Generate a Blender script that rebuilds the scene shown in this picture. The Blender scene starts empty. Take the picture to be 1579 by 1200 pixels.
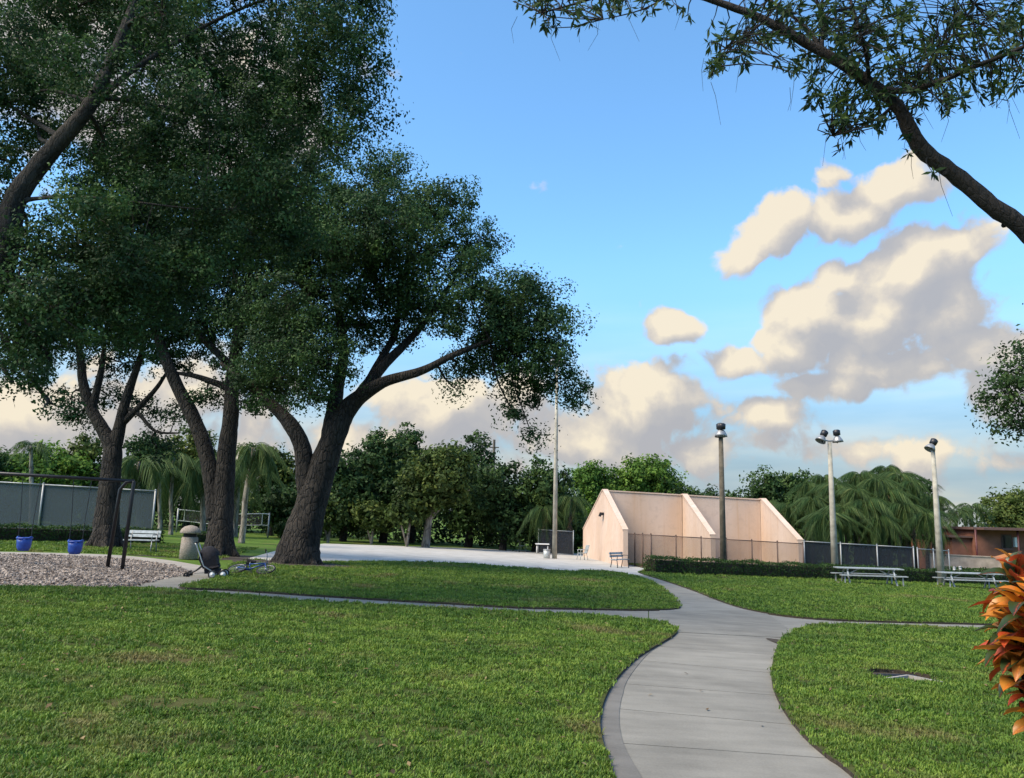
import bpy, bmesh, math, random
import numpy as np
from mathutils import Vector, Matrix, Euler

scene = bpy.context.scene
COL = scene.collection
R = math.radians

# ---------------------------------------------------------------- camera
FPX, PITCH, ROLL, CAMH = 1191.0, R(9.3), R(1.3), 1.65
cam_data = bpy.data.cameras.new('camera')
cam_data.sensor_width = 36.0
cam_data.lens = 36.0 * FPX / 1579.0
cam_data.clip_end = 5000
cam = bpy.data.objects.new('camera', cam_data)
COL.objects.link(cam)
CM = Matrix.Rotation(math.pi / 2 + PITCH, 3, 'X') @ Matrix.Rotation(ROLL, 3, 'Z')
cam.matrix_world = Matrix.Translation((0, 0, CAMH)) @ CM.to_4x4()
scene.camera = cam

# ---------------------------------------------------------------- light, sky, exposure
SUN_ELEV, SUN_AZ = R(50), R(-118)          # azimuth measured from +Y (view direction) towards +X
SUN_DIR = Vector((math.sin(SUN_AZ) * math.cos(SUN_ELEV), math.cos(SUN_AZ) * math.cos(SUN_ELEV), math.sin(SUN_ELEV)))
sun_data = bpy.data.lights.new('sun', 'SUN')
sun_data.energy = 2.3
sun_data.angle = R(34)
sun_data.color = (1.0, 0.83, 0.62)
sun = bpy.data.objects.new('sun', sun_data)
COL.objects.link(sun)
sun.rotation_euler = SUN_DIR.to_track_quat('Z', 'Y').to_euler()
scene.view_settings.view_transform = 'Standard'
scene.view_settings.look = 'None'
scene.view_settings.exposure = 1.5
scene.view_settings.gamma = 1.0
scene.view_settings.use_curve_mapping = False
scene.cycles.use_denoising = True
scene.cycles.max_bounces = 5
scene.cycles.diffuse_bounces = 2
scene.cycles.transparent_max_bounces = 12
scene.cycles.sample_clamp_indirect = 4.0


def pdir(px, py):
    return (CM @ Vector(((px - 789.5) / FPX, -(py - 600) / FPX, -1.0)))


world = bpy.data.worlds.new('World')
scene.world = world
world.use_nodes = True
SKY_STRENGTH = 0.11


def build_sky():
    nt = world.node_tree
    nt.nodes.clear()
    # ---- a node group giving cloud density for a direction
    g = bpy.data.node_groups.new('cloud_density', 'ShaderNodeTree')
    g.interface.new_socket('Vector', in_out='INPUT', socket_type='NodeSocketVector')
    g.interface.new_socket('Density', in_out='OUTPUT', socket_type='NodeSocketFloat')
    N, L = g.nodes, g.links
    gi, go = N.new('NodeGroupInput'), N.new('NodeGroupOutput')

    def math_(op, a, b=None, c=None):
        n = N.new('ShaderNodeMath'); n.operation = op
        for i, v in enumerate((a, b, c)):
            if v is None: continue
            if isinstance(v, (int, float)): n.inputs[i].default_value = v
            else: L.new(v, n.inputs[i])
        return n.outputs[0]

    wn = N.new('ShaderNodeTexNoise'); wn.inputs['Scale'].default_value = 7.0; wn.inputs['Detail'].default_value = 3.0
    L.new(gi.outputs[0], wn.inputs['Vector'])
    sub = N.new('ShaderNodeVectorMath'); sub.operation = 'SUBTRACT'; sub.inputs[1].default_value = (.5, .5, .5)
    L.new(wn.outputs['Color'], sub.inputs[0])
    sc = N.new('ShaderNodeVectorMath'); sc.operation = 'SCALE'; sc.inputs['Scale'].default_value = 0.07
    L.new(sub.outputs[0], sc.inputs[0])
    wv = N.new('ShaderNodeVectorMath'); wv.operation = 'ADD'
    L.new(gi.outputs[0], wv.inputs[0]); L.new(sc.outputs[0], wv.inputs[1])
    # clouds the photograph shows: centre pixel, half sizes in pixels, tilt, weight
    blobs = [
        (1145, 395, 50, 32, 25, 1.0), (1200, 350, 74, 46, 20, 1.15), (1268, 268, 30, 30, 0, .85), (1290, 330, 84, 46, 12, 1.2), (1362, 290, 66, 40, 5, 1.1), (1415, 298, 46, 26, 0, .8),
        (1150, 556, 62, 34, 0, 1.1), (1215, 535, 66, 50, 10, 1.15), (1262, 480, 66, 58, 20, 1.2), (1296, 425, 40, 36, 0, 1.0), (1350, 490, 90, 84, 0, 1.3), (1420, 410, 72, 58, 10, 1.15),
        (1482, 385, 52, 46, 0, 1.0), (1465, 475, 84, 70, 0, 1.15), (1380, 570, 120, 50, 0, 1.15), (1290, 598, 84, 30, 0, 1.0), (1510, 540, 70, 54, 0, 1.0), (1560, 600, 80, 60, 0, 1.0),
        (1045, 518, 44, 26, 10, .8), (850, 290, 40, 24, 30, .34),
        (985, 625, 100, 66, 10, 1.2), (1075, 690, 70, 34, 5, .8), (900, 680, 180, 50, 0, .95),
        (700, 640, 170, 60, 5, 1.05), (620, 690, 190, 60, 0, .9), (60, 650, 200, 70, 0, 1.0),
        (300, 620, 160, 90, 0, .8), (1400, 690, 260, 34, 0, .55), (1180, 640, 120, 26, 0, .7),
        (120, 60, 330, 190, 0, .7), (330, 170, 240, 150, 20, .7), (-300, 420, 300, 160, 0, .9), (1900, 560, 320, 130, 10, 1.0),
    ]
    acc = None
    for (px, py, hw, hh, tilt, wgt) in blobs:
        c = pdir(px, py); k = c.length; c.normalize()
        up = (CM @ Vector((0, 1, 0))); right = c.cross(up).normalized(); up = right.cross(c).normalized()
        rr = right * math.cos(R(tilt)) + up * math.sin(R(tilt))
        uu = up * math.cos(R(tilt)) - right * math.sin(R(tilt))
        rot = Matrix((rr, c, uu)).transposed()      # columns: local x,y,z axes
        mp = N.new('ShaderNodeMapping'); mp.vector_type = 'TEXTURE'
        mp.inputs['Location'].default_value = c
        mp.inputs['Rotation'].default_value = rot.to_euler()
        mp.inputs['Scale'].default_value = (hw * 1.35 / FPX / k, .5, hh * 1.35 / FPX / k)
        L.new(wv.outputs[0], mp.inputs['Vector'])
        ln = N.new('ShaderNodeVectorMath'); ln.operation = 'LENGTH'
        L.new(mp.outputs[0], ln.inputs[0])
        m = math_('MULTIPLY_ADD', ln.outputs['Value'], -1.35 * wgt, 1.3 * wgt)
        acc = m if acc is None else math_('SMOOTH_MAX', acc, m, .12)
    # scattered cumulus in the rest of the sky, denser towards the horizon
    sep = N.new('ShaderNodeSeparateXYZ'); L.new(gi.outputs[0], sep.inputs[0])
    zz = math_('MAXIMUM', sep.outputs['Z'], 0.0)
    low = N.new('ShaderNodeTexNoise'); low.inputs['Scale'].default_value = 2.6; low.inputs['Detail'].default_value = 2.0
    st = N.new('ShaderNodeVectorMath'); st.operation = 'MULTIPLY'; st.inputs[1].default_value = (1, 1, 2.2)
    L.new(gi.outputs[0], st.inputs[0]); L.new(st.outputs[0], low.inputs['Vector'])
    base = math_('MULTIPLY_ADD', low.outputs['Fac'], 2.2, -1.42)
    hz = math_('MULTIPLY_ADD', zz, -2.0, .50)
    base = math_('ADD', base, hz)
    acc = math_('SMOOTH_MAX', acc, base, .12)
    fb = N.new('ShaderNodeTexNoise'); fb.inputs['Scale'].default_value = 13.0; fb.inputs['Detail'].default_value = 7.0
    fb.inputs['Roughness'].default_value = .60
    L.new(wv.outputs[0], fb.inputs['Vector'])
    fbm = math_('MULTIPLY_ADD', fb.outputs['Fac'], 1.9, -.95)
    bn = N.new('ShaderNodeTexNoise'); bn.inputs['Scale'].default_value = 11.0; bn.inputs['Detail'].default_value = 3.5; bn.inputs['Roughness'].default_value = .5
    L.new(wv.outputs[0], bn.inputs['Vector'])
    puff = math_('MULTIPLY_ADD', math_('ABSOLUTE', math_('SUBTRACT', bn.outputs['Fac'], .5)), 2.6, -.24)
    fbm = math_('ADD', fbm, puff)
    den = math_('ADD', acc, fbm)
    den = math_('MULTIPLY_ADD', den, 1.0, -.16)
    L.new(den, go.inputs[0])

    # ---- the world itself
    N, L = nt.nodes, nt.links
    out = N.new('ShaderNodeOutputWorld'); bg = N.new('ShaderNodeBackground')
    L.new(bg.outputs[0], out.inputs[0]); bg.inputs['Strength'].default_value = SKY_STRENGTH
    sky = N.new('ShaderNodeTexSky'); sky.sky_type = 'NISHITA'; sky.sun_disc = False
    sky.sun_elevation = SUN_ELEV; sky.sun_rotation = SUN_AZ
    sky.air_density = 1.0; sky.dust_density = 0.5; sky.ozone_density = 3.0
    tc = N.new('ShaderNodeTexCoord')
    vec = tc.outputs['Generated']
    nrm = N.new('ShaderNodeVectorMath'); nrm.operation = 'NORMALIZE'; L.new(vec, nrm.inputs[0]); vec = nrm.outputs[0]
    g1 = N.new('ShaderNodeGroup'); g1.node_tree = g; L.new(vec, g1.inputs[0])
    off = N.new('ShaderNodeVectorMath'); off.operation = 'ADD'; L.new(vec, off.inputs[0])
    lt = (Vector((SUN_DIR.x, 0, SUN_DIR.z + .25))).normalized() * .04
    off.inputs[1].default_value = lt
    g2 = N.new('ShaderNodeGroup'); g2.node_tree = g; L.new(off.outputs[0], g2.inputs[0])
    mask = N.new('ShaderNodeMapRange'); mask.interpolation_type = 'SMOOTHSTEP'
    L.new(g1.outputs[0], mask.inputs['Value'])
    mask.inputs['From Min'].default_value = 0.0; mask.inputs['From Max'].default_value = .36
    mask.inputs['To Max'].default_value = .96
    df = N.new('ShaderNodeMath'); df.operation = 'SUBTRACT'
    L.new(g1.outputs[0], df.inputs[0]); L.new(g2.outputs[0], df.inputs[1])
    lit = N.new('ShaderNodeMapRange'); L.new(df.outputs[0], lit.inputs['Value'])
    lit.inputs['From Min'].default_value = -.55; lit.inputs['From Max'].default_value = .80
    cr = N.new('ShaderNodeValToRGB'); L.new(lit.outputs[0], cr.inputs[0])
    e = cr.color_ramp.elements
    e[0].position = 0.0; e[0].color = (.60, .60, .635, 1)
    e[1].position = 1.0; e[1].color = (1.22, 1.08, .84, 1)
    m1 = e.new(.42); m1.color = (.70, .675, .665, 1)
    m2 = e.new(.70); m2.color = (.92, .84, .74, 1)
    cs = N.new('ShaderNodeVectorMath'); cs.operation = 'SCALE'; cs.inputs['Scale'].default_value = CLOUD_GAIN
    L.new(cr.outputs[0], cs.inputs[0])
    tint = N.new('ShaderNodeVectorMath'); tint.operation = 'MULTIPLY'; tint.inputs[1].default_value = SKY_TINT
    L.new(sky.outputs[0], tint.inputs[0])
    mx = N.new('ShaderNodeMix'); mx.data_type = 'RGBA'
    L.new(mask.outputs[0], mx.inputs['Factor'])
    L.new(tint.outputs[0], mx.inputs['A']); L.new(cs.outputs[0], mx.inputs['B'])
    # thin grey-blue stratus lying low all round the horizon
    sz = N.new('ShaderNodeSeparateXYZ'); L.new(vec, sz.inputs[0])
    hzm = N.new('ShaderNodeMapRange'); hzm.interpolation_type = 'SMOOTHSTEP'
    L.new(sz.outputs['Z'], hzm.inputs['Value'])
    hzm.inputs['From Min'].default_value = .34; hzm.inputs['From Max'].default_value = .03
    hzm.inputs['To Min'].default_value = 0.0; hzm.inputs['To Max'].default_value = .92
    sv = N.new('ShaderNodeVectorMath'); sv.operation = 'MULTIPLY'; sv.inputs[1].default_value = (2.2, 2.2, 13.0); L.new(vec, sv.inputs[0])
    sn = N.new('ShaderNodeTexNoise'); sn.inputs['Scale'].default_value = 1.6; sn.inputs['Detail'].default_value = 5; L.new(sv.outputs[0], sn.inputs['Vector'])
    sr = N.new('ShaderNodeValToRGB'); L.new(sn.outputs['Fac'], sr.inputs[0])
    q = sr.color_ramp.elements
    q[0].position = .36; q[0].color = (.36, .47, .60, 1); q[1].position = .70; q[1].color = (.80, .74, .66, 1)
    qq = q.new(.52); qq.color = (.52, .60, .68, 1)
    ss = N.new('ShaderNodeVectorMath'); ss.operation = 'SCALE'; ss.inputs['Scale'].default_value = CLOUD_GAIN * .95; L.new(sr.outputs[0], ss.inputs[0])
    m0 = N.new('ShaderNodeMix'); m0.data_type = 'RGBA'
    L.new(hzm.outputs[0], m0.inputs['Factor']); L.new(tint.outputs[0], m0.inputs['A']); L.new(ss.outputs[0], m0.inputs['B'])
    L.new(m0.outputs['Result'], mx.inputs['A'])
    L.new(mx.outputs['Result'], bg.inputs['Color'])


CLOUD_GAIN = 2.5
SKY_TINT = (.70, .96, 1.02)
build_sky()
world.cycles.sampling_method = 'MANUAL'
world.cycles.sample_map_resolution = 512

# ---------------------------------------------------------------- terrain maths
SX, SY = 0.0351, 0.01726


def soft(u, a, t):
    """u up to a, then levelling off over t metres"""
    return u if u <= a else a + t * (1 - math.exp(-(u - a) / t))


def gz(x, y):
    xs = soft(x, 30, 9) if x > 0 else -soft(-x, 34, 12)
    ys = soft(y, 60, 9) if y > 0 else -soft(-y, 20, 10)
    return -SX * xs - SY * ys + (0.02 * (y - 66) if y > 66 else 0) * (1 if y < 110 else 110 / y)


def G(px, py):
    """ground point seen at a photograph pixel"""
    d = pdir(px, py); d = d / d.y
    y, prev = 2.0, None
    while y < 140:
        h = CAMH + d.z * y - gz(d.x * y, y)
        if h <= 0:
            lo, hi = y - .5, y
            for _ in range(30):
                m = (lo + hi) / 2
                if CAMH + d.z * m - gz(d.x * m, m) > 0: lo = m
                else: hi = m
            return Vector((d.x * hi, hi, gz(d.x * hi, hi)))
        y += .5
    return Vector((d.x * y, y, gz(d.x * y, y)))


def H(px, py, Y):
    """point at distance Y in the direction of a photograph pixel"""
    d = pdir(px, py); d = d / d.y
    return Vector((d.x * Y, Y, CAMH + d.z * Y))


def on(x, y, h=0.0):
    return Vector((x, y, gz(x, y) + h))


def at_depth(px, Y):
    """ground point at distance Y under image column px (measured near the horizon)"""
    p = H(px, 840, Y)
    return on(p.x, Y)


# ---------------------------------------------------------------- materials
def new_mat(name):
    m = bpy.data.materials.new(name); m.use_nodes = True
    nt = m.node_tree
    return m, nt.nodes, nt.links, nt.nodes['Principled BSDF']


def mat(name, col, rough=.8, var=.25, scale=6.0, bump=0.0, metal=0.0, col2=None, coords='Object', detail=6, bscale=None):
    m, N, L, b = new_mat(name)
    b.inputs['Roughness'].default_value = rough
    b.inputs['Metallic'].default_value = metal
    tc = N.new('ShaderNodeTexCoord')
    src = tc.outputs['Object']
    if coords == 'World':
        src = N.new('ShaderNodeNewGeometry').outputs['Position']
    n = N.new('ShaderNodeTexNoise'); n.inputs['Scale'].default_value = scale; n.inputs['Detail'].default_value = detail
    L.new(src, n.inputs['Vector'])
    r = N.new('ShaderNodeValToRGB'); L.new(n.outputs['Fac'], r.inputs[0])
    c2 = col2 or tuple(c * (1 - var) for c in col)
    c1 = col if col2 else tuple(min(1, c * (1 + var * .6)) for c in col)
    r.color_ramp.elements[0].position = .32; r.color_ramp.elements[0].color = (*c2, 1)
    r.color_ramp.elements[1].position = .68; r.color_ramp.elements[1].color = (*c1, 1)
    L.new(r.outputs[0], b.inputs['Base Color'])
    if bump:
        n2 = N.new('ShaderNodeTexNoise'); n2.inputs['Scale'].default_value = bscale or scale * 5; n2.inputs['Detail'].default_value = 5
        L.new(src, n2.inputs['Vector'])
        bp = N.new('ShaderNodeBump'); bp.inputs['Strength'].default_value = bump; bp.inputs['Distance'].default_value = .02
        L.new(n2.outputs['Fac'], bp.inputs['Height']); L.new(bp.outputs[0], b.inputs['Normal'])
    return m


def leaf_mat(name, dark, mid, light, trans=.3, rough=.65):
    m, N, L, b = new_mat(name)
    a = N.new('ShaderNodeAttribute'); a.attribute_name = 'tint'
    r = N.new('ShaderNodeValToRGB'); L.new(a.outputs['Fac'], r.inputs[0])
    e = r.color_ramp.elements
    e[0].color = (*dark, 1); e[1].color = (*light, 1); x = e.new(.5); x.color = (*mid, 1)
    L.new(r.outputs[0], b.inputs['Base Color'])
    b.inputs['Roughness'].default_value = rough
    b.inputs['Specular IOR Level'].default_value = .2
    t = N.new('ShaderNodeBsdfTranslucent'); L.new(r.outputs[0], t.inputs[0])
    mx = N.new('ShaderNodeMixShader'); mx.inputs[0].default_value = trans
    L.new(b.outputs[0], mx.inputs[1]); L.new(t.outputs[0], mx.inputs[2])
    L.new(mx.outputs[0], N['Material Output'].inputs[0])
    return m


def bark_mat(name, c1, c2, sc=9.0, bump=.9, plate=.16):
    m, N, L, b = new_mat(name)
    b.inputs['Roughness'].default_value = .95
    g = N.new('ShaderNodeNewGeometry')
    mp = N.new('ShaderNodeMapping'); mp.inputs['Scale'].default_value = (1, 1, .22)
    L.new(g.outputs['Position'], mp.inputs[0])
    n = N.new('ShaderNodeTexNoise'); n.inputs['Scale'].default_value = sc; n.inputs['Detail'].default_value = 8
    n.inputs['Roughness'].default_value = .65
    L.new(mp.outputs[0], n.inputs['Vector'])
    n3 = N.new('ShaderNodeTexNoise'); n3.inputs['Scale'].default_value = 1.3; n3.inputs['Detail'].default_value = 4
    L.new(g.outputs['Position'], n3.inputs['Vector'])
    ad = N.new('ShaderNodeMath'); ad.operation = 'MULTIPLY_ADD'; ad.inputs[1].default_value = .55; 
    L.new(n3.outputs['Fac'], ad.inputs[0])
    hf = N.new('ShaderNodeMath'); hf.operation = 'MULTIPLY'; hf.inputs[1].default_value = .5
    L.new(n.outputs['Fac'], hf.inputs[0]); L.new(hf.outputs[0], ad.inputs[2])
    mp2 = N.new('ShaderNodeMapping'); mp2.inputs['Scale'].default_value = (1, 1, .30); L.new(g.outputs['Position'], mp2.inputs[0])
    dv = N.new('ShaderNodeVectorMath'); dv.operation = 'MULTIPLY_ADD'; dv.inputs[1].default_value = (.22, .22, .22)
    L.new(n3.outputs['Color'], dv.inputs[0]); L.new(mp2.outputs[0], dv.inputs[2])
    vo = N.new('ShaderNodeTexVoronoi'); vo.feature = 'DISTANCE_TO_EDGE'; vo.inputs['Scale'].default_value = sc * .62
    L.new(dv.outputs[0], vo.inputs['Vector'])
    cr = N.new('ShaderNodeMapRange'); cr.inputs['From Max'].default_value = .16; L.new(vo.outputs['Distance'], cr.inputs['Value'])
    cm = N.new('ShaderNodeMath'); cm.operation = 'MULTIPLY_ADD'; cm.inputs[1].default_value = plate; L.new(cr.outputs[0], cm.inputs[0])
    sb = N.new('ShaderNodeMath'); sb.operation = 'SUBTRACT'; sb.inputs[1].default_value = plate * .7; L.new(ad.outputs[0], sb.inputs[0]); L.new(sb.outputs[0], cm.inputs[2])
    hb = N.new('ShaderNodeMath'); hb.operation = 'MULTIPLY_ADD'; hb.inputs[1].default_value = plate * 3.4; L.new(cr.outputs[0], hb.inputs[0]); L.new(n.outputs['Fac'], hb.inputs[2])
    r = N.new('ShaderNodeValToRGB'); L.new(cm.outputs[0], r.inputs[0])
    r.color_ramp.elements[0].position = .38; r.color_ramp.elements[0].color = (*c1, 1)
    r.color_ramp.elements[1].position = .66; r.color_ramp.elements[1].color = (*c2, 1)
    L.new(r.outputs[0], b.inputs['Base Color'])
    bp = N.new('ShaderNodeBump'); bp.inputs['Strength'].default_value = bump; bp.inputs['Distance'].default_value = .12
    L.new(hb.outputs[0], bp.inputs['Height']); L.new(bp.outputs[0], b.inputs['Normal'])
    return m


def ground_mat(name, cols, patch, scale_fine=60.0, stripes=0.0, bump=.5):
    """grass / soil seen from afar: cols = (dark, mid, light), patch = colour of thin dry places"""
    m, N, L, b = new_mat(name)
    b.inputs['Roughness'].default_value = .95
    b.inputs['Specular IOR Level'].default_value = .1
    g = N.new('ShaderNodeNewGeometry')
    n = N.new('ShaderNodeTexNoise'); n.inputs['Scale'].default_value = scale_fine; n.inputs['Detail'].default_value = 4
    L.new(g.outputs['Position'], n.inputs['Vector'])
    n2 = N.new('ShaderNodeTexNoise'); n2.inputs['Scale'].default_value = .55; n2.inputs['Detail'].default_value = 5
    L.new(g.outputs['Position'], n2.inputs['Vector'])
    s = N.new('ShaderNodeMath'); s.operation = 'MULTIPLY_ADD'; s.inputs[1].default_value = .6
    L.new(n2.outputs['Fac'], s.inputs[0])
    hf = N.new('ShaderNodeMath'); hf.operation = 'MULTIPLY'; hf.inputs[1].default_value = .4
    L.new(n.outputs['Fac'], hf.inputs[0]); L.new(hf.outputs[0], s.inputs[2])
    r = N.new('ShaderNodeValToRGB'); L.new(s.outputs[0], r.inputs[0])
    e = r.color_ramp.elements
    e[0].position = .36; e[0].color = (*cols[0], 1); e[1].position = .66; e[1].color = (*cols[2], 1)
    x = e.new(.5); x.color = (*cols[1], 1)
    n4 = N.new('ShaderNodeTexNoise'); n4.inputs['Scale'].default_value = .42; n4.inputs['Detail'].default_value = 6
    n4.inputs['Roughness'].default_value = .62
    L.new(g.outputs['Position'], n4.inputs['Vector'])
    pr = N.new('ShaderNodeMapRange'); pr.interpolation_type = 'SMOOTHSTEP'
    pr.inputs['From Min'].default_value = .52; pr.inputs['From Max'].default_value = .68
    pr.inputs['To Max'].default_value = .8
    L.new(n4.outputs['Fac'], pr.inputs['Value'])
    mx = N.new('ShaderNodeMix'); mx.data_type = 'RGBA'
    L.new(pr.outputs[0], mx.inputs['Factor']); L.new(r.outputs[0], mx.inputs['A']); mx.inputs['B'].default_value = (*patch, 1)
    col = mx.outputs['Result']
    if stripes:
        w = N.new('ShaderNodeTexWave'); w.inputs['Scale'].default_value = .33; w.inputs['Distortion'].default_value = 1.6
        w.inputs['Detail'].default_value = 2; w.bands_direction = 'Y'
        L.new(g.outputs['Position'], w.inputs['Vector'])
        hs = N.new('ShaderNodeHueSaturation'); L.new(col, hs.inputs['Color'])
        mr = N.new('ShaderNodeMapRange'); L.new(w.outputs['Fac'], mr.inputs['Value'])
        mr.inputs['To Min'].default_value = 1 - stripes; mr.inputs['To Max'].default_value = 1 + stripes
        L.new(mr.outputs[0], hs.inputs['Value']); col = hs.outputs[0]
    L.new(col, b.inputs['Base Color'])
    bp = N.new('ShaderNodeBump'); bp.inputs['Strength'].default_value = bump; bp.inputs['Distance'].default_value = .03
    L.new(n.outputs['Fac'], bp.inputs['Height']); L.new(bp.outputs[0], b.inputs['Normal'])
    return m


GR = ((.056, .118, .015), (.110, .195, .023), (.175, .255, .036))
DRY = (.23, .185, .075)
M = {
    'ground': ground_mat('far_grass', ((.045, .085, .015), (.075, .135, .022), (.11, .175, .03)), (.12, .12, .04)),
    'lawn': ground_mat('lawn_soil_and_thatch', ((.030, .040, .012), (.052, .066, .018), (.080, .085, .028)), (.125, .095, .045), stripes=.10),
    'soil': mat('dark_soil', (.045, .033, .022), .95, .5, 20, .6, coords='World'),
    'post': mat('galvanised_post', (.30, .32, .33), .5, .15, 8, metal=.3),
    'dark_metal': mat('dark_painted_metal', (.012, .013, .018), .45, .3, 8),
    'brown_metal': mat('brown_fence_metal', (.10, .06, .045), .6, .25, 8),
    'white': mat('white_plastic', (.72, .73, .72), .45, .08, 5),
    'steel': mat('steel', (.30, .31, .32), .5, .2, 12, metal=.5),
    'alu': mat('weathered_aluminium', (.40, .43, .43), .5, .25, 9, metal=.35),
    'rubber': mat('black_rubber', (.012, .012, .012), .8, .3, 12),
    'bike_blue': mat('blue_bicycle_paint', (.02, .06, .22), .3, .2, 9),
    'swing_blue': mat('blue_swing_plastic', (.025, .075, .36), .4, .25, 9),
    'black_cloth': mat('black_canvas', (.014, .013, .018), .9, .4, 18, .4),
    'screen': None,
    'screen_dark': None,
    'oak_bark': bark_mat('oak_bark', (.005, .0042, .0035), (.042, .035, .028), 13, 1.0),
    'near_bark': bark_mat('near_oak_bark', (.012, .010, .008), (.085, .073, .060), 20, 1.0, .05),
    'dark_bark': bark_mat('dark_bark', (.010, .008, .007), (.058, .045, .036), 34, .9, .06),
    'pale_bark': bark_mat('pale_bark', (.10, .09, .075), (.34, .31, .26), 6, .4),
    'oak_leaf': leaf_mat('oak_leaf', (0.017, 0.039, 0.017), (0.038, 0.088, 0.029), (0.083, 0.155, 0.043), .28),
    'olive_leaf': leaf_mat('olive_leaf', (0.025, 0.045, 0.011), (0.063, 0.101, 0.022), (0.140, 0.175, 0.039), .3),
    'deep_leaf': leaf_mat('deep_green_leaf', (0.014, 0.034, 0.011), (0.036, 0.077, 0.022), (0.084, 0.140, 0.036), .28),
    'bright_leaf': leaf_mat('bright_green_leaf', (0.031, 0.070, 0.014), (0.077, 0.161, 0.025), (0.154, 0.259, 0.039), .32),
    'palm_leaf': leaf_mat('palm_leaf', (0.020, 0.045, 0.014), (0.048, 0.098, 0.028), (0.119, 0.161, 0.049), .3),
    'slim_leaf': leaf_mat('slim_leaf', (.014, .030, .012), (.034, .066, .020), (.085, .135, .032), .35),
    'hedge_leaf': leaf_mat('hedge_leaf', (.014, .036, .010), (.036, .078, .018), (.070, .125, .028), .25),
    'dead_frond': leaf_mat('dead_frond', (.05, .035, .018), (.13, .095, .05), (.22, .17, .09), .2),
}


def concrete(name, c, joint=.0):
    m, N, L, b = new_mat(name)
    b.inputs['Roughness'].default_value = .9
    b.inputs['Specular IOR Level'].default_value = .25
    g = N.new('ShaderNodeNewGeometry')
    oi = N.new('ShaderNodeObjectInfo')
    n = N.new('ShaderNodeTexNoise'); n.inputs['Scale'].default_value = 1.1; n.inputs['Detail'].default_value = 7; n.inputs['Roughness'].default_value = .6
    n2 = N.new('ShaderNodeTexNoise'); n2.inputs['Scale'].default_value = 55; n2.inputs['Detail'].default_value = 4
    mp = N.new('ShaderNodeMapping'); mp.inputs['Scale'].default_value = (.5, 2.4, 1)
    L.new(g.outputs['Position'], mp.inputs[0])
    n3 = N.new('ShaderNodeTexNoise'); n3.inputs['Scale'].default_value = 2.0; n3.inputs['Detail'].default_value = 5
    L.new(mp.outputs[0], n3.inputs['Vector'])
    for k in (n, n2): L.new(g.outputs['Position'], k.inputs['Vector'])

    def mth(op, a, bb, cc=None):
        x = N.new('ShaderNodeMath'); x.operation = op
        for i, v in enumerate((a, bb, cc)):
            if v is None: continue
            if isinstance(v, (int, float)): x.inputs[i].default_value = v
            else: L.new(v, x.inputs[i])
        return x.outputs[0]
    s = mth('MULTIPLY_ADD', n2.outputs['Fac'], .22, mth('MULTIPLY_ADD', n3.outputs['Fac'], .4, mth('MULTIPLY', n.outputs['Fac'], .45)))
    s = mth('MULTIPLY_ADD', oi.outputs['Random'], .10, mth('SUBTRACT', s, .02))
    r = N.new('ShaderNodeValToRGB'); L.new(s, r.inputs[0])
    e = r.color_ramp.elements
    e[0].position = .38; e[0].color = (*[k * .58 for k in c], 1); e[1].position = .72; e[1].color = (*[min(1, k * 1.12) for k in c], 1)
    L.new(r.outputs[0], b.inputs['Base Color'])
    bp = N.new('ShaderNodeBump'); bp.inputs['Strength'].default_value = .25; bp.inputs['Distance'].default_value = .006
    L.new(n2.outputs['Fac'], bp.inputs['Height']); L.new(bp.outputs[0], b.inputs['Normal'])
    return m


M['path'] = concrete('path_concrete', (.225, .217, .19))
M['path_edge'] = concrete('stained_path_edge', (.165, .16, .147))
M['court'] = concrete('court_concrete', (.43, .42, .39))
M['kerb'] = concrete('kerb_concrete', (.36, .335, .30))


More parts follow.
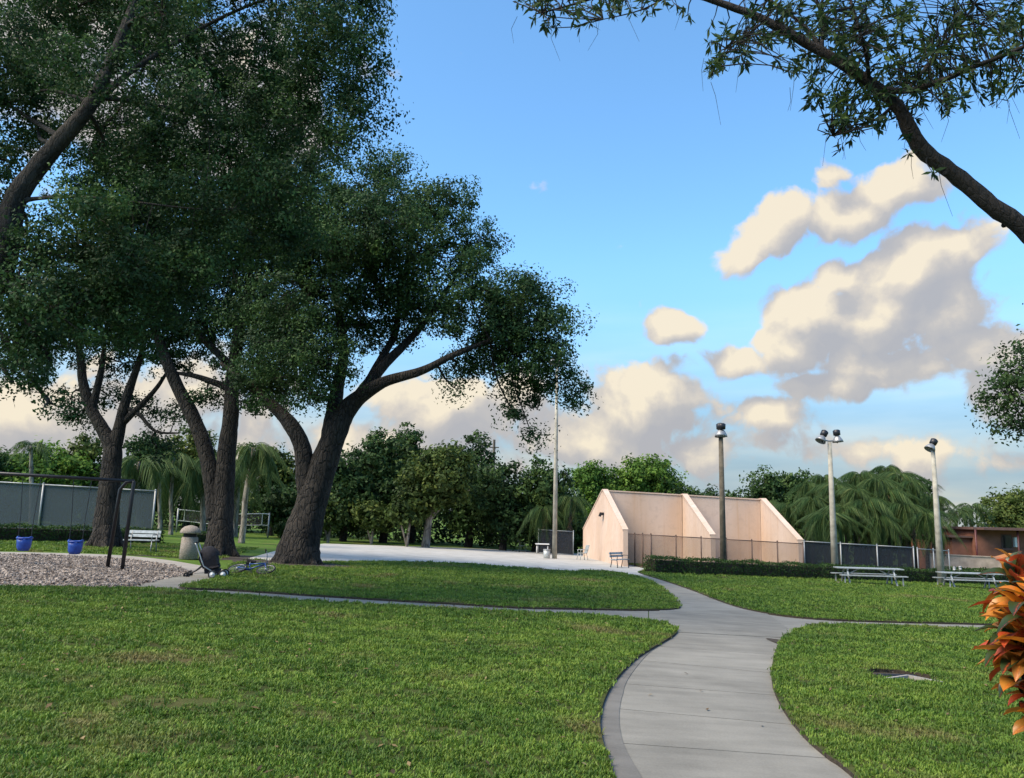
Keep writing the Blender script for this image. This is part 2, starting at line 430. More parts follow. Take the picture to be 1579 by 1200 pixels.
def stucco(name):
    """peach painted stucco with faint rusty runs down the wall"""
    m, N, L, b = new_mat(name)
    b.inputs['Roughness'].default_value = .9
    g = N.new('ShaderNodeNewGeometry')
    mp = N.new('ShaderNodeMapping'); mp.inputs['Scale'].default_value = (.55, .55, .22)
    L.new(g.outputs['Position'], mp.inputs[0])
    n = N.new('ShaderNodeTexNoise'); n.inputs['Scale'].default_value = 1.2; n.inputs['Detail'].default_value = 6
    L.new(mp.outputs[0], n.inputs['Vector'])
    r = N.new('ShaderNodeValToRGB'); L.new(n.outputs['Fac'], r.inputs[0])
    e = r.color_ramp.elements
    e[0].position = .35; e[0].color = (.56, .41, .31, 1); e[1].position = .7; e[1].color = (.61, .48, .40, 1)
    gn = N.new('ShaderNodeTexNoise'); gn.inputs['Scale'].default_value = 2.7; gn.inputs['Detail'].default_value = 8; gn.inputs['Roughness'].default_value = .7
    L.new(g.outputs['Position'], gn.inputs['Vector'])
    gr = N.new('ShaderNodeMapRange'); gr.inputs['From Min'].default_value = .5; gr.inputs['From Max'].default_value = .75; gr.inputs['To Max'].default_value = .7
    L.new(gn.outputs['Fac'], gr.inputs['Value'])
    gm = N.new('ShaderNodeMix'); gm.data_type = 'RGBA'; L.new(gr.outputs[0], gm.inputs['Factor']); L.new(r.outputs[0], gm.inputs['A']); gm.inputs['B'].default_value = (.44, .33, .27, 1)
    mp3 = N.new('ShaderNodeMapping'); mp3.inputs['Scale'].default_value = (2.4, 2.4, .10); L.new(g.outputs['Position'], mp3.inputs[0])
    rn = N.new('ShaderNodeTexNoise'); rn.inputs['Scale'].default_value = 1.7; rn.inputs['Detail'].default_value = 6; L.new(mp3.outputs[0], rn.inputs['Vector'])
    rr = N.new('ShaderNodeMapRange'); rr.inputs['From Min'].default_value = .56; rr.inputs['From Max'].default_value = .76; rr.inputs['To Max'].default_value = .4
    L.new(rn.outputs['Fac'], rr.inputs['Value'])
    rm = N.new('ShaderNodeMix'); rm.data_type = 'RGBA'; L.new(rr.outputs[0], rm.inputs['Factor']); L.new(gm.outputs['Result'], rm.inputs['A']); rm.inputs['B'].default_value = (.46, .27, .15, 1)
    L.new(rm.outputs['Result'], b.inputs['Base Color'])
    n2 = N.new('ShaderNodeTexNoise'); n2.inputs['Scale'].default_value = 30
    L.new(g.outputs['Position'], n2.inputs['Vector'])
    bp = N.new('ShaderNodeBump'); bp.inputs['Strength'].default_value = .3; bp.inputs['Distance'].default_value = .01
    L.new(n2.outputs['Fac'], bp.inputs['Height']); L.new(bp.outputs[0], b.inputs['Normal'])
    return m


M['stucco'] = stucco('peach_stucco')


def wire_mat(name, col, cover):
    m, N, L, b = new_mat(name)
    b.inputs['Base Color'].default_value = (*col, 1); b.inputs['Roughness'].default_value = .6
    t = N.new('ShaderNodeBsdfTransparent'); mx = N.new('ShaderNodeMixShader'); mx.inputs[0].default_value = cover
    L.new(t.outputs[0], mx.inputs[1]); L.new(b.outputs[0], mx.inputs[2])
    L.new(mx.outputs[0], N['Material Output'].inputs[0])
    return m


M['chainlink'] = wire_mat('chain_link_brown', (.12, .08, .07), .22)
M['screen'] = wire_mat('windscreen_mesh', (.040, .062, .076), .72)
M['screen_dark'] = wire_mat('dark_windscreen_mesh', (.022, .026, .034), .66)
M['net'] = wire_mat('net_cord', (.05, .05, .05), .3)


# ---------------------------------------------------------------- mesh helpers
class MB:
    def __init__(s): s.v, s.f = [], []

    def add(s, vs, fs):
        o = len(s.v)
        s.v += [tuple(p) for p in vs]
        s.f += [tuple(i + o for i in f) for f in fs]
        return s

    def box(s, c, size, rot=None, taper=1.0):
        c = Vector(c); hx, hy, hz = [k / 2 for k in size]
        pts = []
        for z, k in ((-hz, 1), (hz, taper)):
            for x, y in ((-hx, -hy), (hx, -hy), (hx, hy), (-hx, hy)):
                p = Vector((x * k, y * k, z))
                if rot is not None: p = rot @ p
                pts.append(c + p)
        return s.add(pts, [(3, 2, 1, 0), (4, 5, 6, 7), (0, 1, 5, 4), (1, 2, 6, 5), (2, 3, 7, 6), (3, 0, 4, 7)])

    def bar(s, a, b, w, h=None):
        """rectangular bar from a to b"""
        a, b = Vector(a), Vector(b); d = b - a
        q = d.to_track_quat('Y', 'Z').to_matrix()
        return s.box((a + b) / 2, (w, d.length, h or w), q)

    def tube(s, pts, rad, sides=8, cap=True, wobble=0.0, rnd=None, flute=0.0):
        pts = [Vector(p) for p in pts]
        if isinstance(rad, (int, float)): rad = [rad] * len(pts)
        o = len(s.v); n = len(pts)
        ref = Vector((1, 0, 0))
        ph = [rnd.uniform(0, 6.28) for _ in range(4)] if (flute and rnd) else None
        for i, p in enumerate(pts):
            t = (pts[min(i + 1, n - 1)] - pts[max(i - 1, 0)]).normalized()
            u = ref - t * ref.dot(t)
            if u.length < 1e-3: u = Vector((0, 1, 0)) - t * t.y
            u.normalize(); w = t.cross(u); ref = u
            for k in range(sides):
                a = 2 * math.pi * k / sides
                r = rad[i] * (1 + (wobble * (rnd.random() - .5) if rnd else 0))
                if ph: r *= 1 + flute * (math.sin(3 * a + ph[0] + .12 * i) + .7 * math.sin(5 * a + ph[1] - .2 * i) + .5 * math.sin(9 * a + ph[2] + .15 * i) + .6 * math.sin(i * .9 + ph[3]))
                s.v.append(tuple(p + (u * math.cos(a) + w * math.sin(a)) * r))
        for i in range(n - 1):
            for k in range(sides):
                k2 = (k + 1) % sides
                s.f.append((o + i * sides + k, o + i * sides + k2, o + (i + 1) * sides + k2, o + (i + 1) * sides + k))
        if cap:
            s.f.append(tuple(o + k for k in reversed(range(sides))))
            s.f.append(tuple(o + (n - 1) * sides + k for k in range(sides)))
        return s

    def lathe(s, prof, sides=20, c=(0, 0, 0)):
        c = Vector(c); o = len(s.v); n = len(prof)
        for r, z in prof:
            for k in range(sides):
                a = 2 * math.pi * k / sides
                s.v.append((c.x + r * math.cos(a), c.y + r * math.sin(a), c.z + z))
        for i in range(n - 1):
            for k in range(sides):
                k2 = (k + 1) % sides
                s.f.append((o + i * sides + k, o + i * sides + k2, o + (i + 1) * sides + k2, o + (i + 1) * sides + k))
        s.f.append(tuple(o + k for k in reversed(range(sides))))
        s.f.append(tuple(o + (n - 1) * sides + k for k in range(sides)))
        return s

    def torus(s, c, R_, r, mat3=None, n=24, m=6):
        c = Vector(c); o = len(s.v)
        for i in range(n):
            a = 2 * math.pi * i / n
            for k in range(m):
                b = 2 * math.pi * k / m
                p = Vector(((R_ + r * math.cos(b)) * math.cos(a), (R_ + r * math.cos(b)) * math.sin(a), r * math.sin(b)))
                if mat3 is not None: p = mat3 @ p
                s.v.append(tuple(c + p))
        for i in range(n):
            for k in range(m):
                i2, k2 = (i + 1) % n, (k + 1) % m
                s.f.append((o + i * m + k, o + i2 * m + k, o + i2 * m + k2, o + i * m + k2))
        return s

    def build(s, name, material, parent=None, loc=None, smooth=False):
        me = bpy.data.meshes.new(name)
        v = s.v
        if loc is not None:
            l = Vector(loc); v = [tuple(Vector(p) - l) for p in v]
        me.from_pydata(v, [], s.f); me.update()
        me.materials.append(material)
        if smooth: me.polygons.foreach_set('use_smooth', [True] * len(me.polygons))
        o = bpy.data.objects.new(name, me); COL.objects.link(o)
        if loc is not None: o.location = loc
        if parent is not None: o.parent = parent
        return o


def tag(o, label=None, cat=None, group=None, kind=None):
    if label: o['label'] = label
    if cat: o['category'] = cat
    if group: o['group'] = group
    if kind: o['kind'] = kind
    return o


def empty(name, loc, label=None, cat=None, group=None, kind=None):
    o = bpy.data.objects.new(name, None); COL.objects.link(o)
    o.location = loc; o.empty_display_size = .2
    return tag(o, label, cat, group, kind)


def inst(name, me, parent, loc=(0, 0, 0), rot=(0, 0, 0), scale=(1, 1, 1)):
    o = bpy.data.objects.new(name, me); COL.objects.link(o)
    o.parent = parent; o.location = loc; o.rotation_euler = rot; o.scale = scale
    return o


def quads_mesh(name, verts, tint, material):
    """verts (N,4,3) numpy quads, tint (N,)"""
    n = len(verts)
    me = bpy.data.meshes.new(name)
    me.vertices.add(n * 4); me.loops.add(n * 4); me.polygons.add(n)
    me.vertices.foreach_set('co', verts.astype(np.float32).reshape(-1))
    me.loops.foreach_set('vertex_index', np.arange(n * 4, dtype=np.int32))
    me.polygons.foreach_set('loop_start', np.arange(0, n * 4, 4, dtype=np.int32))
    me.polygons.foreach_set('loop_total', np.full(n, 4, dtype=np.int32))
    me.update(calc_edges=True)
    a = me.attributes.new('tint', 'FLOAT', 'POINT')
    a.data.foreach_set('value', np.repeat(tint, 4).astype(np.float32))
    me.materials.append(material)
    return me


def unit(a):
    return a / np.maximum(np.linalg.norm(a, axis=1, keepdims=True), 1e-6)


def leaves(rng, pos, nrm, length, width, tint, droop=.3):
    """diamond leaves at pos with rough outward normals"""
    n = len(pos)
    nn = unit(nrm + rng.normal(0, .75, (n, 3)))
    t = unit(np.cross(nn, rng.normal(0, 1, (n, 3))))
    t[:, 2] -= droop * rng.random(n); t = unit(t)
    s = unit(np.cross(nn, t))
    nn = np.cross(t, s)
    l = (length * (.5 + 1.0 * rng.random(n) ** 1.3))[:, None]; w = (width * (.7 + .6 * rng.random(n)))[:, None]
    v = np.empty((n, 4, 3))
    v[:, 0] = pos - t * l * .5
    v[:, 1] = pos + s * w * .5 + nn * w * .12 - t * l * .04
    v[:, 2] = pos + t * l * .5
    v[:, 3] = pos - s * w * .5 + nn * w * .12 - t * l * .04
    return v


def crown_leaves(rng, lobes, per_m2, length, width, clump=.55, fill=.25, tone=0.0, squash=.8):
    """lobes [(centre, rx, ry, rz)]; returns quads, tints and the clump centres"""
    P, Nn, T, CC = [], [], [], []
    for (c, rx, ry, rz) in lobes:
        area = 4 * math.pi * ((rx * ry) ** 1.6 / 3 + (rx * rz) ** 1.6 / 3 + (ry * rz) ** 1.6 / 3) ** (1 / 1.6)
        cl = clump * (.8 + .4 * rng.random())
        nc = max(6, int(area / (cl * cl * 1.5)))
        d = unit(rng.normal(0, 1, (nc, 3)))
        rad = np.where(rng.random(nc) < fill, rng.random(nc) ** .5 * .8, .74 + .46 * rng.random(nc) ** 1.4)
        cc = np.array(c) + d * rad[:, None] * np.array([rx, ry, rz])
        CC.append((c, cc))
        nl = max(8, int(per_m2 * area / nc))
        ct = np.clip(rng.normal(.45 + tone, .24, nc), 0, 1)
        m = nc * nl
        idx = np.repeat(np.arange(nc), nl)
        q = unit(rng.normal(0, 1, (m, 3)))
        rr = (rng.random(m) ** .45)[:, None]
        csz = (cl * (.45 + 1.05 * rng.random(nc) ** 1.3))[idx][:, None]
        p = cc[idx] + q * rr * csz * np.array([1, 1, squash])
        P.append(p); Nn.append(q * .7 + d[idx] * .6 + np.array([0, 0, .35]))
        T.append(np.clip(ct[idx] + rng.normal(0, .14, m), 0, 1))
    P, Nn, T = np.concatenate(P), np.concatenate(Nn), np.concatenate(T)
    return leaves(rng, P, Nn, length, width, T), T, CC


def curve_pts(a, b, rnd, n=5, sag=.12):
    a, b = Vector(a), Vector(b); d = b - a
    off = Vector((rnd.uniform(-1, 1), rnd.uniform(-1, 1), rnd.uniform(-.4, 1))) * d.length * sag
    return [a + d * t + off * math.sin(math.pi * t) for t in [i / (n - 1) for i in range(n)]]


def smooth_line(pts, sub=4):
    """Catmull-Rom through (Vector, radius) pairs"""
    P = [(Vector(p), r) for p, r in pts]
    out = []
    for i in range(len(P) - 1):
        p0, p1, p2, p3 = P[max(i - 1, 0)], P[i], P[i + 1], P[min(i + 2, len(P) - 1)]
        for k in range(sub):
            t = k / sub
            q = .5 * ((2 * p1[0]) + (p2[0] - p0[0]) * t + (2 * p0[0] - 5 * p1[0] + 4 * p2[0] - p3[0]) * t * t + (3 * p1[0] - p0[0] - 3 * p2[0] + p3[0]) * t ** 3)
            out.append((q, p1[1] + (p2[1] - p1[1]) * t))
    out.append(P[-1])
    return out


def tree(name, label, base, limbs, lobes, leafmat, barkmat, seed, per_m2=60, length=.15, width=.075, clump=.55,
         fill=.25, tone=0.0, twigs=.5, sides=22, group=None, cat='tree', squash=.8, twig_r=.018):
    """limbs: list of [(point, radius), ...] polylines, the first starting at the base"""
    rnd = random.Random(seed); rng = np.random.default_rng(seed)
    root = empty(name, base, label, cat, group)
    mb = MB(); nodes = []
    for i, l in enumerate(limbs):
        sm = smooth_line(l, 7)
        mb.tube([p for p, r in sm], [r for p, r in sm], sides if i == 0 else max(7, sides - 4), True, .05, rnd, .035 if sides > 10 else .02)
        nodes += [(p, r) for p, r in sm[len(sm) // 3:]] if i == 0 else sm
    v, t, cc = crown_leaves(rng, lobes, per_m2, length, width, clump, fill, tone, squash)
    tw = MB()
    for c, pts in cc:
        cv = Vector(c)
        src = min(nodes, key=lambda n: (n[0] - cv).length)
        r0 = min(src[1] * .6, .03 + .012 * (src[0] - cv).length)
        tw.tube(curve_pts(src[0], cv, rnd, 6, .14), [r0 * k for k in (1, .9, .8, .7, .6, .5)], 6, False)
        for p in pts:
            if rnd.random() < twigs:
                tw.tube(curve_pts(cv, Vector(p), rnd, 4, .16), [r0 * .5, r0 * .36, twig_r, twig_r * .5], 4, False)
    trunk = mb.build('trunk', barkmat, root, None, True)
    trunk.matrix_parent_inverse = Matrix.Translation(-Vector(base))
    if tw.v:
        b = tw.build('branches', barkmat, root, None, True)
        b.matrix_parent_inverse = Matrix.Translation(-Vector(base)); b['kind'] = 'stuff'
    me = quads_mesh('crown', v, t, leafmat)
    o = bpy.data.objects.new('crown', me); COL.objects.link(o); o.parent = root
    o.matrix_parent_inverse = Matrix.Translation(-Vector(base)); o['kind'] = 'stuff'
    return root


def world_child(o, root):
    """geometry was written in world coordinates: keep it there under root"""
    o.parent = root
    o.matrix_parent_inverse = Matrix.Translation(-root.location)
    return o

# ================================================================ THE SETTING
from mathutils.geometry import tessellate_polygon


def build_ground():
    xs = np.unique(np.concatenate([np.arange(-60, 61, 3), np.linspace(-400, -60, 18), np.linspace(60, 400, 18)]))
    ys = np.unique(np.concatenate([np.arange(-30, 121, 3), np.linspace(120, 600, 20), np.linspace(-120, -30, 6)]))
    mb = MB()
    for y in ys:
        for x in xs: mb.v.append((x, y, gz(x, y)))
    n = len(xs)
    for j in range(len(ys) - 1):
        for i in range(n - 1):
            a = j * n + i
            mb.f.append((a, a + 1, a + n + 1, a + n))
    o = mb.build('ground', M['ground'], None, None, True)
    tag(o, 'wide grassy ground of the park reaching to the trees', 'ground', kind='structure')


build_ground()


def smooth2(pts, sub=5, closed=False):
    P = [Vector((p[0], p[1])) for p in pts]; n = len(P); out = []
    for i in range(n if closed else n - 1):
        if closed: p0, p1, p2, p3 = P[i - 1], P[i], P[(i + 1) % n], P[(i + 2) % n]
        else: p0, p1, p2, p3 = P[max(i - 1, 0)], P[i], P[i + 1], P[min(i + 2, n - 1)]
        for k in range(sub):
            t = k / sub
            out.append(.5 * ((2 * p1) + (p2 - p0) * t + (2 * p0 - 5 * p1 + 4 * p2 - p3) * t * t + (3 * p1 - p0 - 3 * p2 + p3) * t ** 3))
    if not closed: out.append(P[-1])
    return [(p.x, p.y) for p in out]


def gp(*px):
    return [G(*p).xy for p in px]


def area2(poly):
    return sum(poly[i - 1][0] * poly[i][1] - poly[i][0] * poly[i - 1][1] for i in range(len(poly)))


def sheet(name, poly, h, material, skirt=None, side_mat=None, hole=None, parent=None):
    """a flat area lying on the slope at height h, with sides going down by skirt"""
    if area2(poly) < 0: poly = poly[::-1]
    loops = [poly]
    if hole:
        loops.append(hole[::-1] if area2(hole) > 0 else hole)
    tri = tessellate_polygon([[Vector((x, y, 0)) for x, y in l] for l in loops])
    flat = [p for l in loops for p in l]
    vs = [(x, y, -SX * x - SY * y + h) for x, y in flat]
    fs, mi = [], []
    for t in tri:
        a, b, c = (flat[i] for i in t)
        s = (b[0] - a[0]) * (c[1] - a[1]) - (b[1] - a[1]) * (c[0] - a[0])
        fs.append(tuple(t) if s > 0 else tuple(reversed(t))); mi.append(0)
    if skirt:
        o = len(vs)
        vs += [(x, y, z - skirt) for x, y, z in vs]
        s0 = 0
        for l in loops:
            n = len(l)
            for i in range(n):
                a, b = s0 + i, s0 + (i + 1) % n
                fs.append((a, a + o, b + o, b)); mi.append(1 if side_mat else 0)
            s0 += n
    me = bpy.data.meshes.new(name); me.from_pydata(vs, [], fs); me.update()
    me.materials.append(material)
    if side_mat: me.materials.append(side_mat)
    me.polygons.foreach_set('material_index', mi)
    ob = bpy.data.objects.new(name, me); COL.objects.link(ob)
    if parent: ob.parent = parent
    return ob


# ---- outlines of the four lawns (photograph pixels on the ground, then world corners outside the frame)
A_px = [(-180, 913), (0, 910), (223, 911), (284, 914.5), (456, 929), (608, 938), (709, 942.5), (800, 947), (900, 951.5), (990, 959), (1028, 965),
        (1044, 974), (1040, 983), (1015, 999), (985, 1018), (955, 1048), (935, 1080), (926, 1115), (929, 1150), (945, 1200)]
LAWN_A = smooth2(gp(*A_px) + [(.66, 4.0), (.62, 2.0), (.62, -2)]) + [(.62, -8), (-26, -8), (-26, 12)]
B_px = [(276, 908.5), (330, 894), (345, 881), (372, 867), (400, 865), (430, 869), (480, 868.5), (600, 868), (700, 870.5), (800, 877), (884, 883.5), (892, 881.5),
        (940, 883), (985, 891), (1015, 904), (1035, 919), (1048, 935), (1044, 941), (1000, 943.5), (900, 942), (800, 940), (700, 934), (600, 928.5), (456, 919.5), (350, 912.5)]
LAWN_B = smooth2(gp(*B_px), 4, True)
C_px = [(985, 884), (992, 887), (1030, 899), (1070, 913), (1110, 929), (1150, 941.5), (1200, 951), (1260, 957), (1350, 961), (1510, 965), (1720, 972)]
LAWN_C = smooth2(gp(*C_px)) + [(29.5, 22), (29.5, 44)] + gp((1400, 880), (1010, 873))
D_px = [(1720, 979), (1520, 973), (1400, 969), (1280, 966), (1240, 970), (1215, 983), (1200, 999), (1191, 1030), (1191, 1060), (1205, 1095), (1235, 1137), (1275, 1174), (1310, 1200)]
LAWN_D = smooth2(gp(*D_px) + [(2.36, 4.2), (2.32, 2.0), (2.32, -2)]) + [(2.32, -8), (26, -8), (26, 16)]
pit_c = G(1418, 1058)
PIT = [(pit_c.x + .44 * math.cos(a) + .03 * math.sin(5 * a), pit_c.y + .46 + .44 * math.sin(a)) for a in [i * math.pi / 10 for i in range(20)]]
LAWN_H = .055
for nm, poly, lab, hole in (
        ('lawn', LAWN_A, 'large foreground lawn left of the winding path, with dry patches', None),
        ('lawn', LAWN_B, 'long grass island between the court and the left path', None),
        ('lawn', LAWN_C, 'mown lawn in front of the hedge and the picnic tables', None),
        ('lawn', LAWN_D, 'foreground lawn right of the winding path, with a sunken drain', PIT)):
    tag(sheet(nm, poly, LAWN_H, M['lawn'], .10, M['soil'], hole), lab, 'lawn', kind='structure')

# ---- concrete court
court_poly = gp((380, 862.5), (436, 847), (500, 838.8), (640, 843), (800, 848.5), (890, 853))
court_poly += gp((938, 864), (1006, 880), (1000, 896), (700, 885), (430, 877))
tag(sheet('court', court_poly, .018, M['court'], .1), 'broad pale concrete court in front of the dark trees', 'court', kind='structure')

# ---- paths: slabs between a left and a right edge
path_root = empty('path', on(1.5, 8), kind='structure')
path_root['label'] = 'winding grey concrete path with branches to both sides'
SLAB_N = [0]


def slabs(st, h, gap=.010, grow=.12, split=1):
    pts = [tuple(on(*p[1:]) if p[0] == 'w' else G(*p) for p in ab) for ab in st]
    for i in range(len(pts) - 1):
        (l0, r0), (l1, r1) = pts[i], pts[i + 1]
        for k in range(split):
            a, b = k / split, (k + 1) / split
            q = [l0.lerp(l1, a), r0.lerp(r1, a), r0.lerp(r1, b), l0.lerp(l1, b)]
            d0 = (q[1] - q[0]).normalized(); d1 = (q[2] - q[3]).normalized()
            along = ((q[3] + q[2]) - (q[0] + q[1])).normalized()
            q = [q[0] - d0 * grow + along * gap, q[1] + d0 * grow + along * gap, q[2] + d1 * grow - along * gap, q[3] - d1 * grow - along * gap]
            o = sheet('slab', [(p.x, p.y) for p in q], h, M['path'], .03)
            world_child(o, path_root)


PX = lambda p: on(*p[1:]) if p[0] == 'w' else G(*p)
near = [(('w', .62, -.5), ('w', 2.32, -.5)), (('w', .62, 1.2), ('w', 2.32, 1.2)), (('w', .63, 2.7), ('w', 2.33, 2.6)), (('w', .66, 4.2), ('w', 2.36, 4.0)), ((962, 1228), (1352, 1236)), ((928, 1148), (1272, 1173)), ((928, 1094), (1212, 1120)), ((945, 1056), (1193, 1075)),
        ((982, 1020), (1190, 1040)), ((1012, 999), (1195, 1012)), ((1042, 977), (1216, 986))]
slabs(near, .020)
slabs([((1042, 977), (1216, 986)), ((1030, 943), (1165, 943))], .028, grow=.25)
slabs([((1030, 943), (1165, 943)), ((1046, 929), (1112, 929)), ((1030, 913), (1072, 913)), ((1003, 899), (1032, 899)), ((980, 888), (1000, 888))], .024)
lf = [(1060, 944, 966), (1000, 943.5, 961), (900, 942, 951.5), (800, 940, 947), (700, 934, 942.5), (600, 928.5, 937.5), (500, 922, 932), (400, 916, 924.5), (300, 909.5, 916), (225, 903, 911)]
slabs([((x, a), (x, b)) for x, a, b in lf], .016)
rt = [(1170, 948, 985), (1300, 959, 967), (1400, 962.5, 969.5), (1500, 965, 972.5), (1600, 968, 976), (1720, 972, 979)]
slabs([((x, a), (x, b)) for x, a, b in rt], .014)
bed = sheet('joint_bed', [(p.x, p.y) for p in [PX(s[0]) for s in near] + [PX(s[1]) for s in reversed(near)]], .006, M['soil'])
world_child(bed, path_root)
# dark-stained strip along the left edge of the near path
ls = smooth2([PX(s[0]).xy for s in near[1:-1]], 5)
inner = []
for i, p in enumerate(ls):
    t = Vector(ls[min(i + 1, len(ls) - 1)]) - Vector(ls[max(i - 1, 0)]); t.normalize()
    w = .17 * min(1, (len(ls) - 1 - i) / 12)
    inner.append((p[0] + t.y * w + .0, p[1] - t.x * w))
outer = [(p[0] - .05, p[1]) for p in ls]
strip = sheet('edge_strip', outer + inner[::-1], .026, M['path_edge'], .02)
world_child(strip, path_root)
tag(strip, 'darker streaked strip along the left edge of the path')

# dirt washed onto the concrete at the lawn corners
for pts_ in (((1181, 987), (1195, 988), (1212, 991), (1206, 997), (1196, 994)),):
    world_child(sheet('dirt_smear', smooth2(gp(*pts_), 4, True), .0295, M['soil']), path_root)

# apron by the stroller and the walk ringing the play area
ap = sheet('path_apron', gp((205, 905.5), (255, 894), (292, 886), (318, 880), (345, 880), (335, 895), (280, 909), (230, 908)), .022, M['path'], .04)
world_child(ap, path_root); ap.name = 'slab'
ring_out = smooth2(gp((-260, 849), (0, 852.5), (100, 854.5), (180, 857.5), (250, 864), (300, 872), (345, 880)))
ring_in = smooth2(gp((-260, 852), (0, 855.5), (100, 858), (180, 862), (240, 868.5), (280, 877), (300, 886)))
rg = sheet('play_area_walk', ring_out + ring_in[::-1], .03, M['kerb'], .06)
tag(rg, 'narrow pale concrete walk curving round the play area', 'path', kind='structure')
MULCH = ring_in + gp((262, 893), (215, 905), (100, 907.5), (0, 909), (-260, 912))
m_chip = mat('wood_chip', (.23, .185, .155), .95, .5, 14, .8, coords='World', col2=(.10, .078, .065))
tag(sheet('play_area', MULCH, .012, m_chip, .03), 'grey brown wood chip bed under the swings', 'play area', kind='structure')

# bare soil round the trunks
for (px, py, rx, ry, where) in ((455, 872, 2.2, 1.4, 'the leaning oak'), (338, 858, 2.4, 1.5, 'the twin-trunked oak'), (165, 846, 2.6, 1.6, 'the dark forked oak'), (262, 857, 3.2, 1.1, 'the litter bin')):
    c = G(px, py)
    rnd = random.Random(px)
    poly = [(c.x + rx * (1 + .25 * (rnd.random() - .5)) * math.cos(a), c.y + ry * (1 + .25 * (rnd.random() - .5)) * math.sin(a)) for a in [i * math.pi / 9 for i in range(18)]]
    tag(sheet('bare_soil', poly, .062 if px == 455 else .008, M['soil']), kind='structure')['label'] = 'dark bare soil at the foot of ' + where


# ---- grass blades and wood chips: thousands of small pieces, one object each
def pts_object(name, pos, rot, scl, sources, label, cat):
    me = bpy.data.meshes.new(name)
    me.vertices.add(len(pos)); me.vertices.foreach_set('co', pos.astype(np.float32).reshape(-1))
    a = me.attributes.new('prot', 'FLOAT_VECTOR', 'POINT'); a.data.foreach_set('vector', rot.astype(np.float32).reshape(-1))
    a = me.attributes.new('pscale', 'FLOAT', 'POINT'); a.data.foreach_set('value', scl.astype(np.float32))
    o = bpy.data.objects.new(name, me); COL.objects.link(o)
    ng = bpy.data.node_groups.new(name + '_scatter', 'GeometryNodeTree')
    ng.interface.new_socket('Geometry', in_out='INPUT', socket_type='NodeSocketGeometry')
    ng.interface.new_socket('Geometry', in_out='OUTPUT', socket_type='NodeSocketGeometry')
    N, L = ng.nodes, ng.links
    gi, go = N.new('NodeGroupInput'), N.new('NodeGroupOutput')
    ip = N.new('GeometryNodeInstanceOnPoints'); ip.inputs['Pick Instance'].default_value = True
    jn = N.new('GeometryNodeJoinGeometry')
    for s in sources:
        oi = N.new('GeometryNodeObjectInfo'); oi.inputs['Object'].default_value = s; oi.inputs['As Instance'].default_value = True
        L.new(oi.outputs['Geometry'], jn.inputs[0])
    L.new(gi.outputs[0], ip.inputs['Points']); L.new(jn.outputs[0], ip.inputs['Instance'])
    ra = N.new('GeometryNodeInputNamedAttribute'); ra.data_type = 'FLOAT_VECTOR'; ra.inputs['Name'].default_value = 'prot'
    e2r = N.new('FunctionNodeEulerToRotation'); L.new(ra.outputs['Attribute'], e2r.inputs[0]); L.new(e2r.outputs[0], ip.inputs['Rotation'])
    sa = N.new('GeometryNodeInputNamedAttribute'); sa.data_type = 'FLOAT'; sa.inputs['Name'].default_value = 'pscale'
    L.new(sa.outputs['Attribute'], ip.inputs['Scale'])
    L.new(ip.outputs[0], go.inputs[0])
    md = o.modifiers.new('scatter', 'NODES'); md.node_group = ng
    return tag(o, label, cat, kind='stuff')


